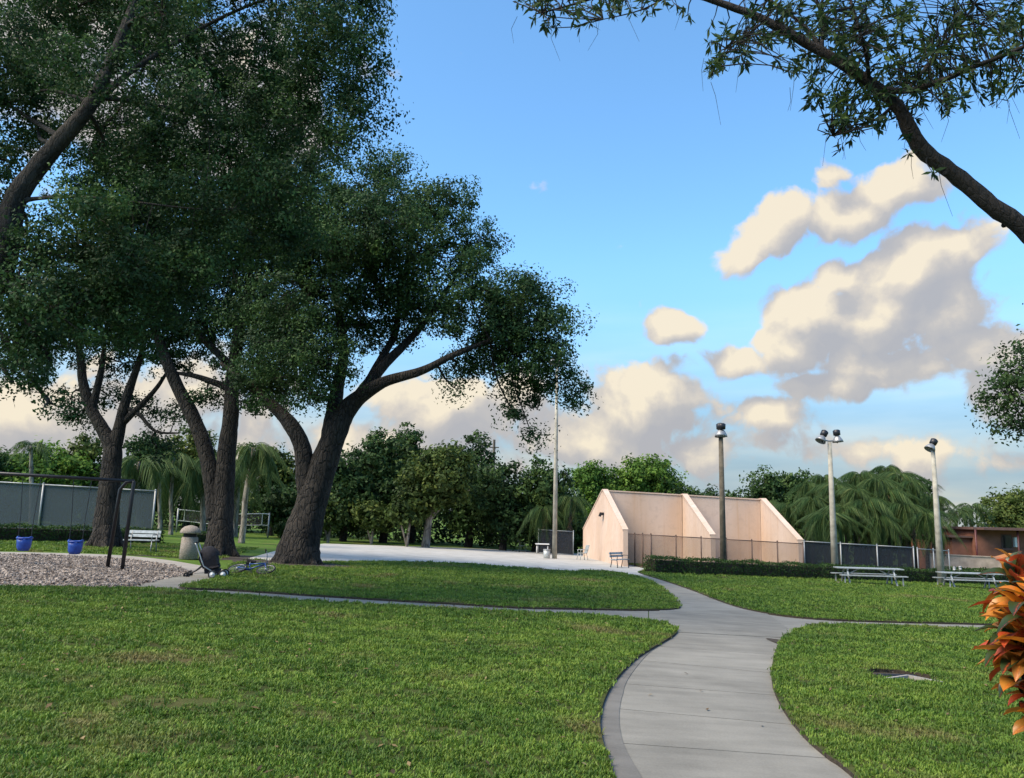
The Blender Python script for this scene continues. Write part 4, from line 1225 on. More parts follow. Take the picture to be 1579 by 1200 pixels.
GT = 'trees at the far side of the park'
rows = [
    # px, Y, top, halfwidth, leaf, tone, label, low
    (528, 60, 700, 46, 'deep_leaf', 0, 'dark green tree just right of the leaning oak trunk', .12),
    (590, 63, 668, 62, 'deep_leaf', -.05, 'tall round-headed tree, second right of the leaning oak', .15),
    (632, 66, 657, 52, 'deep_leaf', .05, 'tallest crown of the dark tree line behind the court', .2),
    (722, 64, 672, 56, 'deep_leaf', -.02, 'tall dark tree below the thin utility pole', .12),
    (775, 61, 708, 46, 'deep_leaf', -.08, 'dark tree left of the tall court light pole', .1),
    (825, 62, 715, 50, 'deep_leaf', .12, 'mid green tree directly behind the tall court light pole', .1),
    (868, 66, 738, 40, 'deep_leaf', 0, 'low dark tree behind the small dark gate', .05),
    (918, 78, 716, 44, 'bright_leaf', .05, 'bright dome-shaped tree above the left end of the peach walls', .3),
    (988, 80, 714, 58, 'bright_leaf', .1, 'bright spreading tree above the middle of the peach walls', .35),
    (1062, 78, 750, 44, 'deep_leaf', 0, 'low dark tree peeping over the ridge of the peach walls', .2),
    (1120, 76, 758, 44, 'deep_leaf', 0, 'low dark tree behind the second light pole', .2),
    (1176, 70, 724, 40, 'deep_leaf', .1, 'bushy tree rising right of the second light pole', .1),
    (1222, 71, 722, 42, 'deep_leaf', .15, 'bushy green tree left of the double floodlight pole', .1),
    (1566, 72, 758, 48, 'olive_leaf', .15, 'yellowish green tree above the terracotta house', .2),
    (1245, 66, 738, 40, 'deep_leaf', .1, 'broad-leaved tree among the palms right of the peach walls', .1),
    (1330, 68, 732, 44, 'bright_leaf', -.15, 'broad-leaved tree at the back of the palm grove', .1),
    (1420, 67, 745, 36, 'deep_leaf', .1, 'broad-leaved tree behind the rightmost floodlight pole', .1),
    (1640, 60, 735, 60, 'olive_leaf', .1, 'yellowish tree at the far right edge', .2),
    (20, 58, 700, 60, 'bright_leaf', .15, 'bright green tree above the left end of the court fence', .12),
    (80, 60, 690, 52, 'bright_leaf', .35, 'yellow green tree above the court fence', .12),
    (125, 62, 668, 40, 'olive_leaf', -.1, 'olive tree behind the dark forked oak', .2),
    (225, 64, 672, 44, 'deep_leaf', 0, 'dark tree right of the dark forked oak', .2),
    (285, 66, 660, 46, 'olive_leaf', .0, 'olive tree seen left of the twin-trunked oak', .25),
    (415, 64, 690, 46, 'olive_leaf', .05, 'light olive tree between the twin-trunked and the leaning oak', .3),
    (440, 60, 745, 40, 'deep_leaf', -.2, 'very dark low tree behind the leaning oak', .02),
    (-60, 56, 690, 60, 'deep_leaf', 0, 'green tree beyond the left edge of the court fence', .1),
]
for i, (px, Y, top, hw, lm, tone, lab, low) in enumerate(rows):
    bg_tree('background_tree', lab, px, Y, top, hw, M[lm], 100 + i, GT, low=low, tone=tone, per=42)

# the pale forked tree in front of the tree line
Y = 57.0; b = at_depth(656, Y)
limbs = [[(b + Vector((0, 0, -.1)), .34), (H(660, 812, Y), .26), (H(663, 795, Y), .22), (H(668, 772, Y), .15), (H(672, 745, Y), .08)],
         PL(Y, (664, 798, .2), (678, 782, .17), (692, 768, .13), (706, 764, .08), (725, 755, .04))]
bg_tree('pale_forked_tree', 'olive tree with a pale forked trunk behind the court', 672, Y, 690, 52, M['olive_leaf'], 140, GT, low=.42, tone=-.05, bark='pale_bark', limbs=limbs, base_px=656, per=55)
for i, (px, Y, top, hw, lab) in enumerate(((627, 56, 762, 34, 'small olive tree with thin pale stems left of the pale forked tree'), (505, 55, 770, 28, 'small olive shrub tree beside the leaning oak trunk'), (572, 57, 775, 28, 'small grey green shrub tree below the round-headed tree'))):
    b = at_depth(px, Y)
    limbs = [[(b + Vector((0, 0, -.1)), .12), (b + Vector((.1, 0, 1.0)), .09), (b + Vector((.25, 0, 2.4)), .05)], [(b + Vector((0, 0, .1)), .09), (b + Vector((-.3, 0, 1.1)), .07), (b + Vector((-.7, 0, 2.2)), .04)]]
    bg_tree('small_tree', lab, px, Y, top, hw, M['olive_leaf'], 150 + i, 'small trees under the tree line', low=.38, tone=-.12, bark='pale_bark', limbs=limbs, nl=7, per=55)


def build_thicket(name, label, pts, hgt, depth, leafmat, seed, dens, tone):
    """an uncountable mass of undergrowth following a ground line"""
    rng = np.random.default_rng(seed); P, T = [], []
    for a, b in zip(pts[:-1], pts[1:]):
        n = int((b - a).length * hgt * dens)
        t = rng.random(n); d = rng.random(n) * depth; z = rng.random(n) ** .9
        x = a.x + (b.x - a.x) * t; y = a.y + (b.y - a.y) * t + d
        bump = .75 + .35 * np.sin(x * 1.3) * np.sin(x * .37 + 2) + .1 * np.sin(x * 4)
        g = np.array([gz(xx, yy) for xx, yy in zip(x, y)])
        P.append(np.stack([x, y, g + z * hgt * bump], 1)); T.append(np.clip(rng.normal(.35 + tone, .2, n), 0, 1))
    P, T = np.concatenate(P), np.concatenate(T)
    v = leaves(rng, P, np.tile([0, -.8, .5], (len(P), 1)), .42, .22, T)
    o = bpy.data.objects.new(name, quads_mesh(name, v, T, leafmat)); COL.objects.link(o)
    return tag(o, label, 'undergrowth', kind='stuff')


build_thicket('undergrowth', 'dark dense undergrowth along the foot of the tree line', [at_depth(p, 67) for p in (-120, 100, 300, 500, 700, 880, 1000)], 4.4, 4, M['deep_leaf'], 31, 55, -.25)
build_thicket('undergrowth', 'dark undergrowth behind the peach walls and the palm grove', [at_depth(p, 68) for p in (980, 1150, 1300, 1460, 1650)], 4.6, 4, M['deep_leaf'], 32, 32, -.05)


def frond_mesh(seed, leafmat, droop=.55, nl=26, hang=.8):
    rnd = random.Random(seed)
    V, T = [], []
    def pt(t): return Vector((t * (1 - .32 * droop * t), 0, .42 * t - (.30 + droop) * t * t * 1.25))
    for i in range(nl):
        t = .16 + .84 * i / (nl - 1); p = pt(t); tan = (pt(min(1, t + .02)) - pt(t - .02)).normalized()
        ll = .40 * rnd.uniform(.75, 1.2) * math.sin(math.pi * (.2 + .72 * t)) ** .8
        for s in (-1, 1):
            d = (tan * .55 + Vector((0, s * rnd.uniform(.5, .9), -hang * rnd.uniform(.3, 1.1)))).normalized()
            w = tan * .017
            V.append([p - w, p + d * ll * .5 - Vector((0, 0, .0)) + w, p + d * ll + Vector((0, 0, -.10 * hang)), p + d * ll * .5 - w * 1.2])
            T.append(min(1, max(0, rnd.gauss(.48, .28))))
    for i in range(8):
        a, b = pt(i / 8), pt((i + 1) / 8)
        for w in (Vector((0, .012 * (1 - i / 9), 0)), Vector((0, 0, .012 * (1 - i / 9)))):
            V.append([a - w, b - w, b + w, a + w]); T.append(.7)
    v = np.array([[tuple(p) for p in q] for q in V])
    return quads_mesh('frond', v, np.array(T), leafmat)


FR = [frond_mesh(i, M['palm_leaf'], d) for i, d in enumerate((.45, .62, .8))]
FRH = [frond_mesh(10 + i, M['palm_leaf'], d, 32, 2.3) for i, d in enumerate((.7, .9, 1.05))]
FRD = [frond_mesh(20, M['dead_frond'], 1.1, 20, 1.6)]


def palm(label, base, top, r0, nf, flen, seed, group, meshes, bark='pale_bark', dead=0, low=-.7, high=1.0):
    rnd = random.Random(seed)
    root = empty('palm_tree', base, label, 'palm', group)
    d = Vector(top) - Vector(base)
    mb = MB(); rr = []
    P = [Vector((0, 0, -.1)), d * .2, d * .5 + Vector((rnd.uniform(-.1, .1), 0, 0)), d * .8, d]
    sm = smooth_line([(p, r0 * k) for p, k in zip(P, (1.25, 1.0, .95, .85, .7))], 4)
    mb.tube([p for p, r in sm], [r * (1 + (.05 if i % 2 else -.03)) for i, (p, r) in enumerate(sm)], 9)
    mb.build('trunk', M[bark], root, None, True)
    for i in range(nf):
        az = i * 2.399 + rnd.uniform(-.3, .3)
        el = high + (low - high) * ((i + .5) / nf)
        me = rnd.choice(meshes); nm = 'frond'
        if i >= nf - dead: me, el = FRD[0], -1.1
        s = flen * rnd.uniform(.85, 1.15)
        inst(nm, me, root, d + Vector((0, 0, .05)), Euler((rnd.uniform(-.2, .2), -el * .6, az), 'XYZ'), (s, s, s))
    return root


pal = [(262, 815.5, 705, .13, 2.6, 'slim palm left of the volleyball net post'), (311, 820, 712, .19, 3.0, 'white-trunked palm in front of the net, left of the twin-trunked oak'),
       (361, 824, 715, .19, 2.8, 'white-trunked palm just right of the twin-trunked oak')]
for i, (px, by, ty, r, fl, lab) in enumerate(pal):
    Y = 52 + 2 * i; b = at_depth(px, Y)
    palm(lab, b, H(px + 6, ty, Y), r, 14, fl, 200 + i, 'palms beside the volleyball net', FRH, low=-1.3)
b = G(372, 838); palm('leaning grey palm trunk nearest the twin-trunked oak on its right', b, H(391, 690, b.y), .16, 13, 2.3, 206, 'palms beside the volleyball net', FRH, low=-1.3)
b = at_depth(212, 48); palm('drooping blue green palm behind the right end of the court fence', b, H(214, 712, 48), .15, 15, 2.5, 207, 'palms beside the volleyball net', FRH, low=-1.4)
b = at_depth(245, 60); palm('drooping palm between the court fence and the net post', b, H(246, 715, 60), .15, 14, 2.8, 208, 'palms beside the volleyball net', FRH, low=-1.4)
b = at_depth(45, 52); palm('spiky palm crown showing above the bright trees at left', b, H(48, 688, 52), .14, 12, 1.7, 209, None, FR, low=-.3)
grove = [(1290, 745, 58, 'palm just right of the double floodlight pole'), (1325, 726, 60, 'tall palm above the left picnic table'), (1352, 736, 57, 'middle palm of the grove behind the tables'), (1385, 728, 60, 'palm above the gap between the picnic tables'),
         (1412, 738, 58, 'palm just left of the rightmost floodlight pole'), (1252, 765, 58, 'low palm right of the peach walls'), (1272, 730, 64, 'palm behind the double floodlight pole'), (1436, 762, 60, 'palm right behind the rightmost floodlight pole'),
         (1338, 770, 55, 'low drooping palm in the middle of the grove'), (1400, 775, 55, 'low palm with dry fronds left of the rightmost pole'), (1305, 778, 55, 'low palm above the left picnic table'), (1370, 716, 64, 'highest palm at the back of the grove'),
         (1222, 775, 60, 'low palm touching the right end of the peach walls'), (1185, 768, 62, 'palm rising behind the right peach wall'), (1318, 752, 56, 'half-height palm above the middle of the left picnic table'), (1372, 756, 56, 'half-height palm above the right end of the left picnic table'),
         (1240, 742, 62, 'palm left of the double floodlight pole'), (1428, 788, 54, 'lowest palm at the foot of the rightmost floodlight pole'), (1275, 790, 54, 'lowest palm at the foot of the double floodlight pole'), (1355, 795, 54, 'lowest palm behind the middle of the dark screened fence')]
for i, (px, ty, Y, lab) in enumerate(grove):
    b = at_depth(px, Y); rr = random.Random(i * 7 + 3)
    palm(lab, b, H(px + rr.uniform(-6, 6), ty + 8, Y), .13, 24, rr.uniform(1.5, 2.1), 220 + i, 'grove of drooping palms behind the fence', FRH, 'oak_bark', dead=2 if i in (3, 9, 2, 15) else 0, low=-1.6, high=1.3)
for i, (px, ty, Y, lab) in enumerate(((1498, 782, 70, 'small fan-headed palm above the terracotta house'), (1474, 790, 66, 'small palm between the rightmost floodlight pole and the house'), (880, 770, 60, 'shaggy palm behind the small dark gate'), (838, 785, 59, 'shaggy palm left of the small dark gate'))):
    b = at_depth(px, Y); palm(lab, b, H(px, ty, Y), .15, 15, 1.9, 260 + i, None, FR if i < 2 else FRH, 'oak_bark', dead=2 if i >= 2 else 0, low=-1.0)


# ================================================================ HEDGES
def hedge(label, a, b, hgt, depth, seed, dens=900, ls=.055):
    """clipped hedge from ground point a to b (near face), growing away from the camera"""
    rng = np.random.default_rng(seed)
    a, b = Vector(a), Vector(b); L_ = (b - a).length; u = (b - a).normalized(); v = Vector((-u.y, u.x, 0)).normalized()
    root = empty('hedge', (a + b) / 2, label, 'hedge')
    core = MB()
    n = max(2, int(L_ / 1.0))
    k = .1
    pts = [a + u * (k + (L_ - 2 * k) * i / n) for i in range(n + 1)]
    for p in pts:
        for (w, h) in ((k, 0), (depth - k, 0), (depth - k, hgt - k), (k, hgt - k)):
            q = p + v * w; core.v.append((q.x, q.y, gz(q.x, q.y) + h))
    for i in range(n):
        for j in range(4):
            core.f.append((i * 4 + j, (i + 1) * 4 + j, (i + 1) * 4 + (j + 1) % 4, i * 4 + (j + 1) % 4))
    core.f += [(0, 1, 2, 3), tuple(n * 4 + j for j in (3, 2, 1, 0))]
    o = core.build('woody_core', M['soil'], None); world_child(o, root)
    # leaves over near face, top, ends, far face
    faces = [(L_ * hgt, 0), (L_ * depth, 1), (hgt * depth, 2), (hgt * depth, 3), (L_ * hgt * .4, 4)]
    P, Nn = [], []
    for ar, w in faces:
        m = int(ar * dens); s, t = rng.random(m), rng.random(m); j = rng.normal(0, .035, m)
        wob = .04 * np.sin(s * L_ * 2.3) + .03 * np.sin(s * L_ * 5.1 + 1)
        if w == 0: A, D, Z, nn = s * L_, j + .02 + wob * .6, t * hgt, -v
        elif w == 1: A, D, Z, nn = s * L_, t * depth, hgt + j + wob, Vector((0, 0, 1))
        elif w == 2: A, D, Z, nn = j, s * depth, t * hgt, -u
        elif w == 3: A, D, Z, nn = L_ + j, s * depth, t * hgt, u
        else: A, D, Z, nn = s * L_, depth + j, t * hgt, v
        x = a.x + u.x * A + v.x * D; y = a.y + u.y * A + v.y * D
        g = a.z + (b.z - a.z) * A / L_ - SY * D * v.y - SX * D * v.x
        P.append(np.stack([x, y, g + np.maximum(Z, .02)], 1)); Nn.append(np.tile(tuple(nn), (m, 1)))
    P, Nn = np.concatenate(P), np.concatenate(Nn)
    T = np.clip(rng.normal(.45, .2, len(P)) + .15 * np.sin(P[:, 0] * 3.1), 0, 1)
    me = quads_mesh('foliage', leaves(rng, P, Nn, ls, ls * .6, T), T, M['hedge_leaf'])
    o = bpy.data.objects.new('foliage', me); COL.objects.link(o); world_child(o, root); o['kind'] = 'stuff'
    return root


hedge('long clipped dark green hedge before the peach walls and tables', G(1010, 886), G(1560, 905), .74, .9, 41, 420, .085)
hedge('low clipped hedge in front of the screened court fence', G(-120, 833), G(252, 839), .62, .9, 42, 300, .10)
hedge('short low hedge beside the volleyball net', G(300, 836), G(330, 836.5), .5, .8, 43, 300, .10)
hedge('low hedge patch in front of the terracotta house', at_depth(1456, 51), at_depth(1530, 52), .8, 1.0, 44, 160, .14)


# ================================================================ FENCES
def fence(name, label, line, hgt, post_mat, infill, bay=None, r=.04, mid=False, bottom=True, posts=None, cat='fence', thick=.012, low=.03, rails=True):
    """line: ground points; each bay gets its own infill panel"""
    root = empty(name, line[0], label, cat)
    pts = []
    for a, b in zip(line[:-1], line[1:]):
        n = max(1, round((b - a).length / bay)) if bay else 1
        for i in range(n): pts.append(a.lerp(b, i / n))
    pts.append(line[-1])
    pts = [on(p.x, p.y) for p in pts]
    for p in pts:
        mb = MB(); mb.tube([p + Vector((0, 0, -.1)), p + Vector((0, 0, hgt + .04))], r, 8); mb.lathe([(r * 1.2, 0), (r * 1.1, .03), (r * .4, .06)], 8, p + Vector((0, 0, hgt + .04)))
        world_child(mb.build('post', post_mat, None, None, True), root)
    for a, b in zip(pts[:-1], pts[1:]):
        d = (b - a).normalized(); s = Vector((-d.y, d.x, 0)) * thick
        for z in ([hgt] + ([hgt * .5] if mid else []) + ([.06] if bottom else [])):
            mb = MB(); mb.tube([a + d * r + Vector((0, 0, z)), b - d * r + Vector((0, 0, z))], r * .7, 6)
            world_child(mb.build('rail', post_mat, None, None, True), root)
        if infill:
            off = s * 5
            q = [a + off + Vector((0, 0, low)), b + off + Vector((0, 0, low)), b + off + Vector((0, 0, hgt - .03)), a + off + Vector((0, 0, hgt - .03))]
            mb = MB(); mb.add([p - s * .5 for p in q] + [p + s * .5 for p in q], [(0, 1, 2, 3), (7, 6, 5, 4), (0, 4, 5, 1), (1, 5, 6, 2), (2, 6, 7, 3), (3, 7, 4, 0)])
            world_child(mb.build('mesh_panel', infill, None), root)
    return root


fl = 41.0
fence('court_fence', 'tall chain link court fence with blue grey windscreen at left', [at_depth(-120, fl), at_depth(232, fl)], 2.55, M['post'], M['screen'], bay=2.75, r=.05, mid=False)
a1, a2 = G(936, 867), G(1004, 878)
right_end = at_depth(1238, 41.2)
fence('chain_link_fence', 'brown chain link fence running before the peach walls', [a1, a2, right_end], 1.78, M['brown_metal'], M['chainlink'], bay=1.25, r=.035)
fence('screened_fence', 'dark screened chain link fence behind the picnic tables', [at_depth(1240, 47), at_depth(1408, 47)], 1.95, M['post'], M['screen_dark'], bay=2.6, r=.04)
fence('chain_link_fence', 'open chain link fence right of the dark screened fence', [at_depth(1414, 47), at_depth(1462, 49)], 1.9, M['post'], M['chainlink'], bay=2.2, r=.035)
fence('screened_gate', 'small dark screened gate left of the peach walls', [at_depth(830, 58.5), at_depth(884, 58.5)], 1.75, M['post'], M['screen_dark'], bay=1.3, r=.035, cat='gate')


# ================================================================ THE WALLED HANDBALL COURTS
def build_courts():
    F, Mid, Bk = 43.0, 50.0, 57.0
    EAVE, RIDGE = 1.95, 4.45
    xs = [(H(961, 840, F).x, H(929, 840, Mid).x, H(899, 840, Bk).x), (H(1096, 840, F).x, H(1052, 840, Mid).x, None), (H(1231, 840, F).x, H(1173, 840, Mid).x, None)]
    root = empty('court_walls', on(xs[1][1], Mid), 'peach stucco court walls with sloping wings behind a chain link fence', 'building')
    t = .26

    def wing(x_f, x_m, x_b):
        """wing wall: pentagon in the depth direction, with thickness"""
        prof = [(x_f, F, -.2), (x_f, F, EAVE), (x_m - .02, Mid - .45, RIDGE), (x_m + .02, Mid + .45, RIDGE), (x_b, Bk, EAVE), (x_b, Bk, -.2)]
        vs = []
        for dx in (0, t):
            for (x, y, h) in prof: vs.append((x + dx, y, gz(x_m, Mid) + (gz(x, y) - gz(x_m, Mid)) + h))
        n = len(prof)
        fs = [tuple(range(n)), tuple(n + i for i in reversed(range(n)))] + [(i, n + i, n + (i + 1) % n, (i + 1) % n) for i in range(n)]
        mb = MB(); mb.add(vs, fs)
        w = world_child(mb.build('wing_wall', M['stucco'], None), root)
        cop = MB()      # coping along the sloping edges
        for (p, q) in ((1, 2), (2, 3), (3, 4)):
            a, b = Vector(vs[p]), Vector(vs[q])
            cop.bar(a + Vector((t / 2, 0, .025)), b + Vector((t / 2, 0, .025)), t + .07, .07)
        c = cop.build('coping', M['stucco'], None); c.parent = w
        return w
    (f0, m0, b0), (f1, m1, _), (f2, m2, _) = xs
    wing(f0, m0, b0)
    wing(f1, m1, m1 - (f1 - m1)); wing(f2, m2, m2 - (f2 - m2))
    for (xa, xb) in ((m0 + t, m1 - .02), (m1 + t, m2 - .02)):
        vs = []
        for y in (Mid - .15, Mid + .15):
            for (x, h) in ((xa, -.2), (xb, -.2), (xb, RIDGE - .05), (xa, RIDGE - .05)): vs.append((x, y, gz(x, y) + h))
        mb = MB(); mb.add(vs, [(0, 1, 2, 3), (7, 6, 5, 4), (0, 4, 5, 1), (1, 5, 6, 2), (2, 6, 7, 3), (3, 7, 4, 0)])
        w = world_child(mb.build('main_wall', M['stucco'], None), root)
        cp = MB(); cp.bar(on(xa, Mid, RIDGE - .01), on(xb, Mid, RIDGE - .01), .4, .08)
        c = cp.build('coping', M['stucco'], None); c.parent = w
    # a floodlight and its conduit on the outer left face
    d = (Vector((f0, F, 0)) - Vector((m0, Mid, 0))).normalized()
    p = on(m0 - .02, Mid, 2.95); p += Vector((-.06, 0, 0)) + d * 0.6
    mb = MB(); mb.box(p, (.22, .34, .18)).box(p + Vector((-.16, 0, -.04)), (.12, .44, .26), Euler((0, .35, 0)).to_matrix())
    world_child(mb.build('wall_light', M['dark_metal'], None), root)
    mb = MB(); mb.tube([p + Vector((.05, 0, -.1)), Vector((p.x + .05, p.y, gz(p.x, p.y)))], .025, 6)
    world_child(mb.build('conduit', M['stucco'], None), root)


build_courts()


# ================================================================ LIGHT POLES
m_pole = mat('weathered_concrete_pole', (.36, .34, .28), .85, .3, 3, .3, coords='World')
m_woodpole = mat('dark_wood_pole', (.11, .095, .07), .9, .35, 4, .5, coords='World')


def light_pole(label, base, top_py, px_top, r0, r1, heads, pmat, arm=0.0):
    top = H(px_top, top_py, base.y); top = Vector((base.x + .0, base.y, top.z))
    root = empty('light_pole', base, label, 'light pole', 'floodlight poles round the courts')
    ht = top.z - base.z
    mb = MB(); mb.tube([(0, 0, -.2), (0, 0, ht * .5), (0, 0, ht)], [r0, (r0 + r1) / 2, r1], 14)
    mb.build('pole', pmat, root, None, True)
    if arm:
        mb = MB(); mb.tube([(-arm, 0, ht + .30), (-arm, 0, ht + .12), (0, 0, ht + .06), (arm, 0, ht + .12), (arm, 0, ht + .30)], .045, 8)
        mb.build('cross_arm', M['steel'], root, None, True)
    for (dx, dz, tilt, yaw) in heads:
        c = Vector((dx, 0, ht + dz))
        hd = MB()
        rot = Euler((0, 0, yaw)).to_matrix() @ Euler((0, tilt, 0)).to_matrix()
        # housing (dark drum) on a bracket above a flared reflector bowl
        n0 = len(hd.v)
        hd.lathe([(.13, .16), (.19, .19), (.20, .44), (.12, .50)], 14)
        hd.v[n0:] = [tuple(c + rot @ Vector(p)) for p in hd.v[n0:]]
        h = hd.build('lamp_housing', M['dark_metal'], root, None, True)
        bw = MB(); bw.lathe([(.10, .15), (.17, .08), (.27, -.10), (.30, -.22), (.26, -.20), (.12, .02)], 16)
        bw.v = [tuple(c + rot @ Vector(p)) for p in bw.v]
        bw.build('reflector', M['steel'], root, None, True)
        br = MB(); br.tube([Vector((dx * .95, 0, ht - .05)), c + Vector((0, 0, .0)), c + rot @ Vector((0, 0, .2))], .03, 6)
        br.build('bracket', M['dark_metal'], root, None, True)
    return root


b = G(855, 862); light_pole('tallest pale light pole rising beside the small bin on the court', b, 560, 861, .15, .09, [(-.25, .1, .5, 0), (.25, .1, -.5, 0)], m_pole, .28)
b = at_depth(1115, 40); light_pole('dark wooden light pole in front of the peach walls', b, 672, 1109, .17, .115, [(-.02, .16, .1, 1.5), (.05, .16, .12, -1.6)], m_woodpole)
b = at_depth(1286, 43.5); light_pole('pale light pole with two floodlights on a cross arm', b, 682, 1278, .20, .105, [(-.42, .22, .55, .3), (.46, .22, -.1, 0)], m_pole, .42)
b = at_depth(1448, 43.5); light_pole('pale light pole with one floodlight, rightmost in the row', b, 692, 1438, .20, .105, [(-.08, .12, .6, .2)], m_pole)
b = at_depth(758, 72); root = empty('utility_pole', b, 'thin wooden utility pole showing above the tree line', 'pole')
mb = MB(); mb.tube([(0, 0, -.2), (0, 0, H(758, 678, 72).z - b.z)], [.16, .11], 8); mb.build('shaft', m_woodpole, root)
mb = MB(); mb.box((0, 0, H(758, 690, 72).z - b.z), (.9, .1, .1)); mb.build('cross_arm', m_woodpole, root)


# ================================================================ PLAY AREA: SWINGS, BIN, STROLLER, BICYCLE
def build_swings():
    pL, pR = G(165, 877), G(188, 880.5)
    c = (pL + pR) / 2
    top_h = 2.33
    root = empty('swing_frame', c, 'black metal swing frame over the wood chips', 'swing set')
    end = on(c.x, c.y); top = end + Vector((.28, .0, top_h))
    along = (H(-260, 735, c.y - .3) - H(205, 752, c.y)); along.z = 0; along.normalize()
    far = top + along * 7.2; far.z = gz(far.x, far.y) + top_h
    mb = MB(); mb.tube([top, far], .045, 10)
    world_child(mb.build('top_beam', M['dark_metal'], None, None, True), root)
    side = Vector((-along.y, along.x, 0))
    for q, o in ((top, (pL, pR)), (far, None)):
        for k in (-1, 1):
            ft = (o[0] if k == -1 else o[1]) if o else on(q.x + side.x * k * .55 - .3, q.y + side.y * k * .55)
            off = Vector((-.33, 0, 0)) if (o and k == -1) else Vector((0, 0, 0))
            bend = ft + (q + off - ft) * .9
            mb = MB(); mb.tube([ft + Vector((0, 0, -.1)), bend, q + off * .6 + Vector((0, 0, -.02)), q + Vector((0, 0, .0))], .05, 10)
            world_child(mb.build('leg', M['dark_metal'], None, None, True), root)
    return top, along, top_h


sw_top, sw_along, sw_h = build_swings()


def bucket_swing(label, px, py, dist):
    """full bucket toddler seat hanging from the beam by two chains"""
    hang = sw_top + sw_along * dist
    z0 = H(px, py, hang.y).z
    c = Vector((hang.x, hang.y, z0))
    root = empty('bucket_swing', c, label, 'swing', 'blue bucket swings')
    mb = MB()
    prof = []
    sides = 14
    for r, z in ((.06, -.20), (.13, -.19), (.17, -.10), (.18, .02), (.19, .14), (.165, .14), (.15, .0), (.10, -.14)):
        for k in range(sides):
            a = 6.283 * k / sides
            up = .05 * math.cos(2 * a) if z > .1 else 0
            mb.v.append((r * math.cos(a), r * .85 * math.sin(a), z + up))
    for i in range(7):
        for k in range(sides):
            k2 = (k + 1) % sides; mb.f.append((i * sides + k, i * sides + k2, (i + 1) * sides + k2, (i + 1) * sides + k))
    mb.f.append(tuple(reversed(range(sides)))); mb.f.append(tuple(7 * sides + k for k in range(sides)))
    mb.build('bucket', M['swing_blue'], root, None, True)
    up = hang.z - c.z
    for s in (-1, 1):
        ch = MB(); x = .17 * s
        ax = sw_along * -.24 * s
        ch.tube([(x, 0, .14), (x * .9 + ax.x * .1, ax.y * .1, up * .4), (ax.x, ax.y, up)], .010, 5)
        ch.build('chain', M['dark_metal'], root)
    st = MB(); st.torus((0, 0, .14), .185, .018, None, 16, 6); st.build('rim', M['swing_blue'], root, None, True)


bucket_swing('blue bucket swing nearer the frame legs', 113, 843, 1.35)
bucket_swing('blue bucket swing farther left from the frame legs', 36, 838, 2.68)


def build_bin():
    b = G(290, 863)
    root = empty('litter_bin', b, 'round stone litter bin with domed lid beside the oak', 'litter bin')
    st = mat('exposed_aggregate', (.30, .26, .22), .95, .5, 40, .6)
    MB().lathe([(.24, 0), (.30, .03), (.285, .40), (.265, .74), (.24, .76)], 22).build('drum', st, root, None, True)
    for k in range(3):
        a = k * 2.094
        MB().box((.2 * math.cos(a), .2 * math.sin(a), .82), (.05, .05, .16)).build('lid_support', M['dark_metal'], root)
    MB().lathe([(.33, .88), (.345, .92), (.30, 1.02), (.20, 1.11), (.06, 1.15), (.01, 1.155)], 22).build('domed_lid', st, root, None, True)
    MB().lathe([(.22, .75), (.22, .90), (.20, .90)], 18).build('liner', M['rubber'], root, None, True)


build_bin()


def wheel(root, c, r, axis_rot, tyre_w, hub_mat, spokes=0, disc=0.0):
    w = bpy.data.objects.new('wheel', None)
    mb = MB(); mb.torus((0, 0, 0), r, tyre_w, None, 26, 7)
    w = mb.build('wheel', M['rubber'], root, None, True)
    w.location = c; w.rotation_euler = axis_rot
    hb = MB(); hb.lathe([(.03, -.04), (.03, .04)], 10)
    if disc: hb.lathe([(disc, -.012), (disc * 1.02, 0), (disc, .012)], 20)
    hb.build('hub', hub_mat, w, None, True)
    if spokes:
        sp = MB()
        for k in range(spokes):
            a = 6.283 * k / spokes
            sp.tube([(0, 0, .02 * (-1) ** k), ((r - tyre_w) * math.cos(a), (r - tyre_w) * math.sin(a), 0)], .0025, 4, False)
        sp.build('spokes', M['steel'], w)
        MB().torus((0, 0, 0), r - tyre_w * .9, tyre_w * .5, None, 26, 6).build('rim', M['steel'], w, None, True)
    return w


